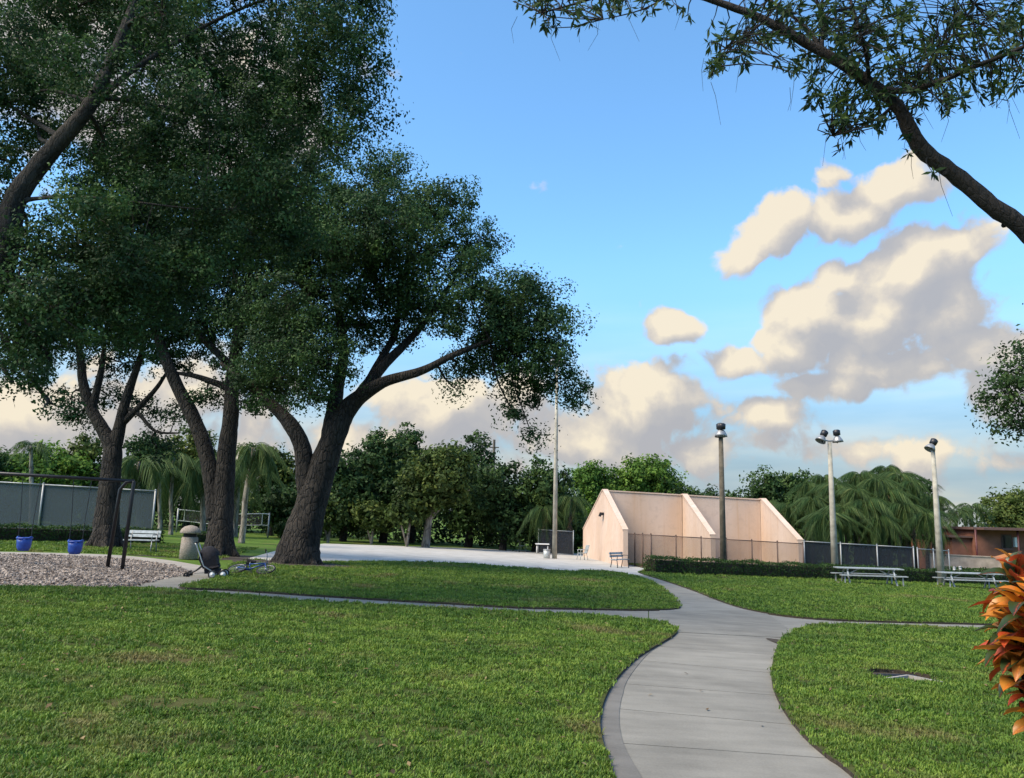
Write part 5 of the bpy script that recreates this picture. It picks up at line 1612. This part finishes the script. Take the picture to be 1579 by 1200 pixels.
def build_stroller():
    b = G(318, 891)
    root = empty('stroller', b, 'black folding stroller parked at the corner of the play area', 'stroller')
    root.rotation_euler = (0, 0, R(12)); root.scale = (1, 1, 1)
    # local frame: +x = right in the picture, handle on the left leaning up
    for y in (-.22, .22):
        mb = MB(); mb.tube([(-.30, y, .86), (-.27, y, .83), (-.10, y, .42), (-.05, y, .30), (.28, y, .10)], .016, 8)
        mb.build('side_tube', M['alu'], root, None, True)
        mb = MB(); mb.tube([(-.06, y, .34), (-.25, y, .18), (-.44, y, .07)], .014, 8)
        mb.build('rear_leg', M['dark_metal'], root, None, True)
        wheel(root, (-.44, y, .075), .062, (R(90), 0, 0), .018, M['dark_metal'], 0, .045)
        wheel(root, (.17, y, .10), .085, (R(90), 0, 0), .02, M['white'], 0, .072)
        wheel(root, (.42, y, .10), .085, (R(90), 0, 0), .02, M['white'], 0, .072)
    MB().tube([(-.30, -.22, .86), (-.31, 0, .875), (-.30, .22, .86)], .02, 8).build('push_handle', M['rubber'], root, None, True)
    MB().tube([(.17, -.22, .10), (.17, .22, .10)], .012, 6).build('axle', M['dark_metal'], root)
    MB().tube([(.42, -.22, .10), (.42, .22, .10)], .012, 6).build('axle', M['dark_metal'], root)
    MB().tube([(-.44, -.22, .075), (-.44, .22, .075)], .012, 6).build('axle', M['dark_metal'], root)
    for y in (-.2, .2):
        MB().tube([(.0, y, .26), (.20, y, .16), (.46, y, .13)], .014, 6).build('front_bar', M['dark_metal'], root, None, True)
    # seat: padded shell; canopy: folded hood
    seat = MB()
    n = 9
    prof = [(-.17, .62), (-.12, .48), (-.05, .33), (.03, .27), (.16, .28), (.27, .31), (.30, .24), (.16, .20), (.0, .19), (-.12, .30), (-.19, .46)]
    m_ = len(prof)
    for j in range(n):
        y = -.20 + .40 * j / (n - 1); dz = .05 * (2 * abs(j / (n - 1) - .5)) ** 2
        for (x, z) in prof: seat.v.append((x, y, z + dz))
    for j in range(n - 1):
        for i in range(m_):
            i2 = (i + 1) % m_; seat.f.append((j * m_ + i, j * m_ + i2, (j + 1) * m_ + i2, (j + 1) * m_ + i))
    seat.f += [tuple(range(m_)), tuple((n - 1) * m_ + i for i in reversed(range(m_)))]
    seat.build('seat', M['black_cloth'], root, None, True)
    can = MB(); rows_, cols = 9, 14
    for i in range(rows_):
        a = R(-8 + 98 * i / (rows_ - 1))
        for j in range(cols):
            ph = 6.283 * j / cols
            k = 1 + .035 * math.sin(5 * ph + i)
            can.v.append((.26 * k * math.cos(a) * math.cos(ph), .24 * k * math.cos(a) * math.sin(ph), .30 * math.sin(a)))
    for i in range(rows_ - 1):
        for j in range(cols):
            j2 = (j + 1) % cols; can.f.append((i * cols + j, i * cols + j2, (i + 1) * cols + j2, (i + 1) * cols + j))
    tl = Matrix.Rotation(R(-24), 3, 'Y')
    can.v = [tuple(tl @ Vector(p) + Vector((.04, 0, .50))) for p in can.v]
    can.build('canopy', M['black_cloth'], root, None, True)
    MB().box((.06, 0, .40), (.36, .40, .24), Euler((0, R(-20), 0)).to_matrix(), 1.15).build('seat_pad', M['black_cloth'], root)
    MB().box((.14, 0, .17), (.34, .30, .12), taper=1.1).build('basket', M['black_cloth'], root)


build_stroller()


def build_bike():
    b = G(378, 890)
    root = empty('bicycle', b, 'blue child bicycle lying on its side on the grass', 'bicycle')
    # bike built standing along +x, then laid over towards the camera
    r = .235; xb, xf = -.40, .42
    tilt = Matrix.Rotation(R(-66), 4, 'X')
    root.matrix_world = Matrix.Translation(b + Vector((0, .12, LAWN_H + .03))) @ Matrix.Rotation(R(-8), 4, 'Z') @ tilt
    for x, nm in ((xb, 0), (xf, 1)):
        wheel(root, (x, 0, r + .02), r, (R(90), 0, 0 if not nm else 0), .022, M['steel'], 16)

    def tb(name, pts, rad, m, s=8): return MB().tube(pts, rad, s).build(name, m, root, None, True)
    hd, bb, st = (.27, 0, .56), (-.04, 0, .26), (-.18, 0, .52)
    tb('frame_tube', [bb, hd], .019, M['bike_blue']); tb('frame_tube', [st, (.26, 0, .60)], .018, M['bike_blue'])
    tb('frame_tube', [bb, st], .017, M['bike_blue']); tb('frame_tube', [bb, (xb, .04, r + .02)], .012, M['bike_blue'])
    tb('frame_tube', [st, (xb, .04, r + .02)], .011, M['bike_blue']); tb('frame_tube', [st, (xb, -.04, r + .02)], .011, M['bike_blue'])
    tb('frame_tube', [bb, (xb, -.04, r + .02)], .012, M['bike_blue'])
    for s in (-1, 1): tb('fork_blade', [(.27, .035 * s, .53), (.34, .045 * s, .40), (xf, .045 * s, r + .02)], .014, M['bike_blue'])
    tb('stem', [(.30, 0, .50), (.25, 0, .70)], .018, M['dark_metal'])
    tb('handlebar', [(.20, -.30, .80), (.23, -.16, .79), (.25, -.06, .70), (.25, .06, .70), (.23, .16, .79), (.20, .30, .80)], .013, M['steel'])
    for s in (-1, 1): tb('grip', [(.205, .22 * s, .797), (.195, .33 * s, .80)], .02, M['rubber'])
    tb('seat_post', [st, (-.21, 0, .64)], .013, M['steel'])
    sd = MB(); n = 10
    for i in range(n):
        t = i / (n - 1); w = .085 * (1 - t) ** .8 + .02
        for k in range(8):
            a = 6.283 * k / 8; sd.v.append((-.32 + .26 * t, w * math.cos(a), .66 + .03 * math.sin(a) + .02 * (1 - t) ** 2))
    for i in range(n - 1):
        for k in range(8): sd.f.append((i * 8 + k, i * 8 + (k + 1) % 8, (i + 1) * 8 + (k + 1) % 8, (i + 1) * 8 + k))
    sd.f += [tuple(reversed(range(8))), tuple((n - 1) * 8 + k for k in range(8))]
    sd.build('saddle', M['rubber'], root, None, True)
    tb('crank', [(-.04, .06, .26), (.06, .07, .17)], .01, M['dark_metal']); tb('crank', [(-.04, -.06, .26), (-.14, -.07, .35)], .01, M['dark_metal'])
    for (x, y, z) in ((.06, .11, .17), (-.14, -.11, .35)): MB().box((x, y, z), (.08, .07, .02)).build('pedal', M['rubber'], root)
    MB().torus((-.04, .035, .26), .07, .008, Matrix.Rotation(R(90), 3, 'X'), 18, 5).build('chainring', M['dark_metal'], root, None, True)
    tb('chain_guard', [(-.04, .05, .30), (xb, .05, r + .05)], .02, M['bike_blue'])


build_bike()


# ================================================================ NETS, BENCHES, TABLES, CHAIRS
def build_net():
    a, b = at_depth(270, 58), at_depth(412, 58)
    root = empty('volleyball_net', a, 'volleyball net strung between two grey posts under the palms', 'net')
    ha = H(270, 786, a.y).z - a.z; hb = H(412, 793, b.y).z - b.z
    for p, h in ((a, ha), (b, hb)):
        world_child(MB().tube([p + Vector((0, 0, -.1)), p + Vector((0, 0, h + .1))], .06, 8).build('post', M['post'], None, None, True), root)
    d = (b - a).normalized()
    A, B = a + d * .5, b - d * .5
    for f1, f2, nm in ((1.0, 1.0, 'top_tape'), (.52, .52, 'bottom_tape')):
        pa, pb = A + Vector((0, 0, ha * f1)), B + Vector((0, 0, hb * f2)); mid = (pa + pb) / 2 - Vector((0, 0, .18))
        world_child(MB().tube([a + Vector((0, 0, ha * f1)), pa, mid, pb, b + Vector((0, 0, hb * f2))], .04 if f1 == 1 else .03, 5).build(nm, M['alu'], None), root)
    for p, h in ((A, ha), (B, hb)):
        world_child(MB().tube([p + Vector((0, 0, h)), p + Vector((0, 0, h * .52))], .035, 5).build('side_tape', M['alu'], None), root)
    mid_t = (A + Vector((0, 0, ha)) + B + Vector((0, 0, hb))) / 2 - Vector((0, 0, .18)); mid_b = (A + Vector((0, 0, ha * .52)) + B + Vector((0, 0, hb * .52))) / 2 - Vector((0, 0, .18))
    q = [A + Vector((0, 0, ha * .52)), mid_b, B + Vector((0, 0, hb * .52)), B + Vector((0, 0, hb)), mid_t, A + Vector((0, 0, ha))]
    s = Vector((0, .006, 0))
    mb = MB().add([p - s for p in q] + [p + s for p in q], [(0, 1, 4, 5), (1, 2, 3, 4), (6, 11, 10, 7), (7, 10, 9, 8)])
    world_child(mb.build('netting', M['net'], None), root)


build_net()


def bench(name, label, base, rz, length, material, leg_mat, cat='bench', back=True, seat_h=.44, slats=3):
    root = empty(name, base, label, cat); root.rotation_euler = (0, 0, rz)
    for i in range(slats):
        MB().box((0, -.18 + .36 * (i + .5) / slats, seat_h), (length, .36 / slats - .02, .04)).build('seat_slat', material, root)
    if back:
        for i in range(slats - 1):
            MB().box((0, .22 + .03 * i, seat_h + .16 + i * .14), (length, .03, .11), Euler((R(-10), 0, 0)).to_matrix()).build('back_slat', material, root)
    for s in (-1, 1):
        x = s * (length / 2 - .12)
        mb = MB(); mb.tube([(x, -.20, 0), (x, -.15, seat_h - .03), (x, .16, seat_h - .03)] + ([(x, .26, seat_h + .36)] if back else []), .022, 6)
        mb.tube([(x, .24, 0), (x, .16, seat_h - .03)], .022, 6)
        if back: mb.tube([(x, -.17, seat_h + .2), (x, .22, seat_h + .2)], .018, 6); mb.tube([(x, -.16, seat_h), (x, -.17, seat_h + .2)], .018, 6)
        mb.build('end_frame', leg_mat, root, None, True)
    return root


bench('park_bench', 'pale slatted bench behind the swing frame legs', G(216, 851), R(-4), 1.25, M['alu'], M['post'])
bench('park_bench', 'metal framed bench at the corner of the chain link fence', G(956, 876), R(50), 1.3, M['alu'], M['dark_metal'])


def patio_chair(label, base, rz, m=None):
    m = m or M['white']
    root = empty('patio_chair', base, label, 'chair', 'chairs standing on the court'); root.rotation_euler = (0, 0, rz)
    MB().box((0, 0, .42), (.46, .46, .04), taper=.96).build('seat', m, root)
    bk = MB(); bk.add([(-.22, .22, .44), (.22, .22, .44), (.24, .36, .92), (-.24, .36, .92), (-.22, .25, .44), (.22, .25, .44), (.24, .39, .92), (-.24, .39, .92)], [(0, 1, 2, 3), (7, 6, 5, 4), (0, 4, 5, 1), (1, 5, 6, 2), (2, 6, 7, 3), (3, 7, 4, 0)])
    bk.build('backrest', m, root)
    for x in (-1, 1):
        MB().tube([(x * .22, -.22, .62), (x * .23, .0, .64), (x * .23, .28, .62)], .022, 6).build('armrest', m, root, None, True)
        for y in (-1, 1):
            MB().tube([(x * .25, y * .27, 0), (x * .2, y * .2, .41)], .02, 6).build('leg', m, root, None, True)
        MB().tube([(x * .22, -.22, .62), (x * .2, -.2, .41)], .018, 6).build('arm_post', m, root, None, True)
    return root


def up(p, h=.018): return Vector((p.x, p.y, p.z + h))


patio_chair('white chair at the far left end of the court furniture', up(G(806, 850.5)), R(75))
patio_chair('pale chair standing against the left end of the peach walls', up(G(898, 864)), R(-70), M['alu'])


def build_court_table():
    b = up(G(836, 855)); root = empty('patio_table', b, 'white table on the court left of the tall light pole', 'table')
    MB().box((0, 0, .72), (1.0, .8, .05), taper=.97).build('table_top', M['white'], root)
    for x in (-1, 1):
        for y in (-1, 1): MB().tube([(x * .4, y * .3, 0), (x * .38, y * .28, .70)], .03, 6).build('leg', M['white'], root, None, True)
    MB().box((0, 0, .64), (.84, .62, .08)).build('apron', M['dark_metal'], root)
    b = up(G(843, 861.5)); root = empty('court_bin', b, 'small grey waste bin at the foot of the tall light pole', 'bin')
    MB().lathe([(.17, 0), (.20, .03), (.22, .50), (.20, .50)], 16).build('drum', M['alu'], root, None, True)
    MB().lathe([(.235, .50), (.235, .55), (.12, .56)], 16).build('rim', M['post'], root, None, True)


build_court_table()


def picnic_table(label, c, rz, L_=3.0):
    root = empty('picnic_table', c, label, 'picnic table', 'grey picnic tables before the hedge'); root.rotation_euler = (0, 0, rz)
    for i in range(5):
        MB().box((0, -.32 + .16 * i, .745), (L_, .145, .04)).build('top_plank', M['alu'], root)
    for s in (-1, 1):
        for k in (0, 1):
            MB().box((0, s * (.62 + .15 * k), .44), (L_, .135, .04)).build('seat_plank', M['alu'], root)
    for s in (-1, 1):
        x = s * (L_ / 2 - .45)
        for k in (-1, 1):
            MB().bar((x, k * .66, 0), (x, k * .22, .72), .06, .06).build('leg', M['alu'], root)
        MB().bar((x, -.76, .40), (x, .76, .40), .05, .05).build('cross_bar', M['alu'], root)
        MB().bar((x, -.38, .70), (x, .38, .70), .05, .04).build('top_batten', M['alu'], root)
        MB().bar((x - s * .04, 0, .42), (x - s * .62, 0, .71), .045, .045).build('brace', M['alu'], root)
        for k in (-1, 1):
            MB().bar((s * (L_ / 2 - .2), k * .70, 0), (s * (L_ / 2 - .2), k * .70, .42), .05, .05).build('seat_leg', M['alu'], root)
    return root


c1, c2 = up(G(1340, 903), LAWN_H), up(G(1496, 909), LAWN_H)
picnic_table('left of the two grey picnic tables in front of the hedge', c1, R(-6))
picnic_table('right picnic table half hidden by the orange croton', c2, R(-6), 2.9)
for c in (c1, c2):
    rnd = random.Random(int(c.x * 10))
    poly = [(c.x + 2.1 * (1 + .2 * (rnd.random() - .5)) * math.cos(a), c.y + 1.25 * (1 + .2 * (rnd.random() - .5)) * math.sin(a)) for a in [i * math.pi / 9 for i in range(18)]]
    m_sand = M.setdefault('sand', mat('worn_sandy_soil', (.24, .18, .12), .95, .5, 5, .4, coords='World', col2=(.09, .075, .05)))
    tag(sheet('worn_soil', poly, LAWN_H + .02, m_sand), kind='structure')['label'] = 'worn sandy soil under the %s picnic table' % ('left' if c is c1 else 'right')


# ================================================================ FAR RIGHT: HOUSE, PLAY FRAME, LOW WALL
def build_far_right():
    Y = 59.0
    m_terra = mat('terracotta_stucco', (.20, .085, .055), .9, .3, 1.5, .2, coords='World')
    m_terra2 = mat('terracotta_trim', (.12, .07, .06), .9, .25, 2, coords='World')
    m_glass = mat('dark_window', (.01, .012, .015), .15, .2, 3)
    z_top = H(1520, 817, Y).z
    x0, x1 = H(1468, 840, Y).x, H(1640, 840, Y).x
    b = on((x0 + x1) / 2, Y)
    root = empty('terracotta_house', b, 'low flat-roofed terracotta house at the far right', 'building')
    g = min(gz(x0, Y), gz(x1, Y)) - .3
    def bx(name, xa, xb, ya, yb, za, zb, m, par=root):
        o = MB().box(((xa + xb) / 2, (ya + yb) / 2, (za + zb) / 2), (xb - xa, yb - ya, zb - za)).build(name, m, None)
        if par is root: world_child(o, root)
        else: o.parent = par; o.matrix_parent_inverse = Matrix.Identity(4)
        return o
    xm = H(1498, 840, Y).x
    bx('wall', x0, xm, Y, Y + 6, g, H(1480, 829, Y).z, m_terra)
    bx('wall', xm + .01, x1, Y - .5, Y + 6, g, z_top, m_terra)
    bx('roof', xm - .25, x1 + .25, Y - .8, Y + 6.3, z_top, z_top + .18, m_terra2)
    bx('roof', x0 - .25, xm, Y - .25, Y + 6.3, H(1480, 829, Y).z, H(1480, 829, Y).z + .12, m_terra2)
    wx0, wx1 = H(1537, 830, Y).x, H(1553, 830, Y).x; wz0, wz1 = H(1545, 846, Y).z, H(1545, 824, Y).z
    w = bx('window', wx0, wx1, Y - .56, Y - .49, wz0, wz1, m_terra2)
    bx('pane', wx0 + .07, wx1 - .07, Y - .58, Y - .55, wz0 + .07, wz1 - .07, m_glass, w)
    bx('sill', wx0 - .1, wx1 + .1, Y - .66, Y - .50, wz0 - .1, wz0, m_terra2, w)
    bx('wall_box', wx1 + .08, wx1 + .38, Y - .75, Y - .5, wz1 - .9, wz1 - .2, M['white'])
    # low pale wall
    Yw = 54.0
    a, b2 = at_depth(1430, Yw), at_depth(1620, Yw)
    wall = empty('low_wall', (a + b2) / 2, 'low pale wall in front of the terracotta house', 'wall')
    mw = mat('pale_wall', (.42, .32, .25), .9, .3, 2, coords='World')
    zt = H(1480, 853, Yw).z - gz(a.x, Yw)
    zt = max(.5, min(zt, 1.6))
    vs = []
    for p in (a, b2):
        for (dy, h) in ((0, -.2), (.25, -.2), (.25, zt), (0, zt)): vs.append((p.x, p.y + dy, gz(p.x, p.y) + h))
    world_child(MB().add(vs, [(0, 4, 5, 1), (1, 5, 6, 2), (2, 6, 7, 3), (3, 7, 4, 0), (0, 1, 2, 3), (7, 6, 5, 4)]).build('masonry', mw, None), wall)
    cp = MB().bar(Vector(vs[2]) + Vector((0, -.125, .04)), Vector(vs[6]) + Vector((0, -.125, .04)), .33, .07)
    world_child(cp.build('coping', mw, None), wall)
    # dark red porch posts carrying the roof edge
    m_red = mat('dark_red_paint', (.085, .018, .018), .5, .3, 5)
    for px in (1504, 1569):
        t = H(px, 820, Y - 1.4)
        f = on(t.x, Y - 1.4)
        world_child(MB().tube([f, Vector((t.x, t.y, z_top))], .07, 8).build('porch_post', m_red, None, None, True), root)
    bx('porch_roof', H(1498, 840, Y).x, x1, Y - 1.7, Y - .81, z_top, z_top + .14, m_terra2)
    # grey bollard-like posts by the wall
    for i, (px, h) in enumerate(((1469, .85), (1478, .9))):
        b = at_depth(px, 50); r = empty('bollard', b, ('left' if i == 0 else 'right') + ' of two grey posts right of the rightmost light pole', 'post', 'grey posts before the low wall')
        MB().tube([(0, 0, -.1), (0, 0, h)], .09, 10).build('shaft', M['post'], r, None, True)
        MB().lathe([(.10, 0), (.10, .05), (.04, .09)], 10, (0, 0, h)).build('cap', M['post'], r, None, True)


build_far_right()


# ================================================================ SUNKEN DRAIN
def build_drain():
    c = pit_c
    tag(sheet('drain_hollow', [(x * 1.0 + .0, y) for x, y in PIT], .008, M['soil']), kind='structure')['label'] = 'dark hollow around the sunken drain'
    root = empty('drain_box', on(c.x, c.y + .12, 0), 'sunken concrete drain with a pale angled rim in the right lawn', 'drain')
    # two rim pieces meeting in a shallow angle, standing just proud of the grass
    pL, pM, pR = G(1372, 1057), G(1404, 1052), G(1458, 1063)
    rim = M['kerb']
    for a, b in ((pL, pM), (pM, pR)):
        a, b = Vector(a), Vector(b)
        a = on(a.x, a.y + .06, .03); b = on(b.x, b.y + .06, .03)
        world_child(MB().bar(a, b, .035, .10).build('rim', M['kerb'], None), root)
    world_child(MB().box(on(c.x, c.y + .45, .012), (.5, .42, .02)).build('grate_plate', M['dark_metal'], None), root)
    for k in range(5):
        world_child(MB().box(on(c.x, c.y + .29 + .08 * k, .026), (.48, .03, .02)).build('grate_bar', M['dark_metal'], None), root)


build_drain()


# ================================================================ CROTON
def croton_leaf_mat(name, mid, blade, edge):
    m, N, L, b = new_mat(name)
    tc = N.new('ShaderNodeTexCoord'); sp = N.new('ShaderNodeSeparateXYZ'); L.new(tc.outputs['Object'], sp.inputs[0])
    ab = N.new('ShaderNodeMath'); ab.operation = 'ABSOLUTE'; L.new(sp.outputs['Y'], ab.inputs[0])
    n = N.new('ShaderNodeTexNoise'); n.inputs['Scale'].default_value = 22; n.inputs['Detail'].default_value = 4; L.new(tc.outputs['Object'], n.inputs['Vector'])
    oi = N.new('ShaderNodeObjectInfo')
    wv = N.new('ShaderNodeTexWave'); wv.inputs['Scale'].default_value = 16; wv.inputs['Distortion'].default_value = 2.5; L.new(tc.outputs['Object'], wv.inputs['Vector'])
    ad = N.new('ShaderNodeMath'); ad.operation = 'MULTIPLY_ADD'; ad.inputs[1].default_value = 14
    L.new(ab.outputs[0], ad.inputs[0])
    a2 = N.new('ShaderNodeMath'); a2.operation = 'MULTIPLY_ADD'; a2.inputs[1].default_value = 1.3; a2.inputs[2].default_value = -.72
    L.new(n.outputs['Fac'], a2.inputs[0]); L.new(a2.outputs[0], ad.inputs[2])
    a3 = N.new('ShaderNodeMath'); a3.operation = 'MULTIPLY_ADD'; a3.inputs[1].default_value = .4; L.new(wv.outputs['Fac'], a3.inputs[0]); L.new(ad.outputs[0], a3.inputs[2])
    a4 = N.new('ShaderNodeMath'); a4.operation = 'MULTIPLY_ADD'; a4.inputs[1].default_value = .3; L.new(oi.outputs['Random'], a4.inputs[0]); L.new(a3.outputs[0], a4.inputs[2])
    r = N.new('ShaderNodeValToRGB'); L.new(a4.outputs[0], r.inputs[0])
    e = r.color_ramp.elements
    e[0].position = .10; e[0].color = (*mid, 1); e[1].position = .95; e[1].color = (*edge, 1); x = e.new(.45); x.color = (*blade, 1)
    L.new(r.outputs[0], b.inputs['Base Color']); b.inputs['Roughness'].default_value = .38
    t = N.new('ShaderNodeBsdfTranslucent'); L.new(r.outputs[0], t.inputs[0])
    mx = N.new('ShaderNodeMixShader'); mx.inputs[0].default_value = .3
    L.new(b.outputs[0], mx.inputs[1]); L.new(t.outputs[0], mx.inputs[2]); L.new(mx.outputs[0], N['Material Output'].inputs[0])
    return m


def croton_leaf(material, wid, curl, seed):
    """leaf of unit length along +x"""
    nx, ny = 10, 7; mb = MB(); rnd = random.Random(seed)
    for i in range(nx):
        t = i / (nx - 1)
        w = wid * (math.sin(math.pi * min(1, .06 + .93 * t) ** 1.15)) ** .6 if 0 < i < nx - 1 else (.02 if i == 0 else .006)
        for j in range(ny):
            s = j / (ny - 1) * 2 - 1
            mb.v.append((t, s * w, curl * math.sin(t * 2.6) * .35 - curl * t * t * .3 + .35 * w * s * s + .02 * math.sin(13 * t + 2 * s) * s * s))
    for i in range(nx - 1):
        for j in range(ny - 1):
            a = i * ny + j; mb.f.append((a, a + ny, a + ny + 1, a + 1))
    me = bpy.data.meshes.new('leaf'); me.from_pydata(mb.v, [], mb.f); me.materials.append(material)
    me.polygons.foreach_set('use_smooth', [True] * len(me.polygons))
    return me


def build_croton():
    rnd = random.Random(77)
    mo = croton_leaf_mat('croton_orange', (.80, .40, .04), (.60, .13, .018), (.50, .20, .03))
    mr = croton_leaf_mat('croton_red', (.62, .16, .03), (.28, .02, .014), (.45, .07, .02))
    my = croton_leaf_mat('croton_yellow', (.80, .36, .02), (.78, .42, .025), (.62, .20, .015))
    md = croton_leaf_mat('croton_dark', (.45, .10, .02), (.05, .018, .014), (.03, .055, .016))
    ms = [(croton_leaf(mo, .25, .6, 1), 5), (croton_leaf(mr, .22, .8, 2), 6), (croton_leaf(my, .28, .5, 3), 4), (croton_leaf(md, .21, 1.0, 4), 6), (croton_leaf(mo, .22, 1.1, 5), 4), (croton_leaf(mr, .26, .4, 6), 2)]
    bag = [m for m, k in ms for _ in range(k)]
    base = on(2.98, 4.05, LAWN_H)
    root = empty('croton_plant', base, 'orange and red croton shrub at the right edge of the lawn', 'shrub')
    heads = [(1552, 895, 0, 1.0), (1548, 940, .1, 1.0), (1545, 985, -.05, 1.0), (1562, 1030, .0, 1.0), (1575, 1080, .1, .8), (1566, 965, -.15, 1.1), (1548, 1010, -.05, .9), (1590, 935, -.3, 1.1), (1610, 890, 0, 1), (1568, 1045, .05, .85), (1600, 1000, -.3, 1.1), (1640, 920, .1, 1.1), (1625, 1060, -.2, 1), (1660, 980, -.2, 1.1),
             (1690, 900, .2, 1.1), (1700, 1030, -.1, 1.1), (1740, 950, .1, 1.1), (1610, 1110, -.1, .8), (1770, 1040, 0, 1), (1720, 870, .3, 1.1), (1660, 1130, .1, .9), (1610, 950, .4, 1.1), (1680, 950, .5, 1.1)]
    st = MB()
    for (px, py, dy, sc) in heads:
        h = H(px + 14, py, base.y + dy) - base
        mid = Vector((h.x * .45, h.y * .5, h.z * .5))
        sm = smooth_line([(Vector((rnd.uniform(-.04, .04), rnd.uniform(-.04, .04), -.05)), .016), (mid, .013), (h, .008)], 4)
        st.tube([p for p, r in sm], [r for p, r in sm], 6)
        ax = (h - mid).normalized()
        n = rnd.randint(17, 22)
        for i in range(n):
            k = i / n
            az = i * 2.399 + rnd.uniform(-.2, .2)
            el = 1.25 - 1.65 * k + rnd.uniform(-.15, .15)          # young leaves upright, old ones drooping
            l = sc * (.115 + .11 * math.sin(math.pi * (.15 + .7 * k))) * rnd.uniform(.85, 1.15)
            q = h - ax * (.16 * k)
            me = rnd.choice(bag)
            inst('leaf', me, root, q, Euler((rnd.uniform(-.4, .4), -el, az), 'XYZ'), (l, l, l))
    st.build('stems', M['oak_bark'], root, None, True)


build_croton()
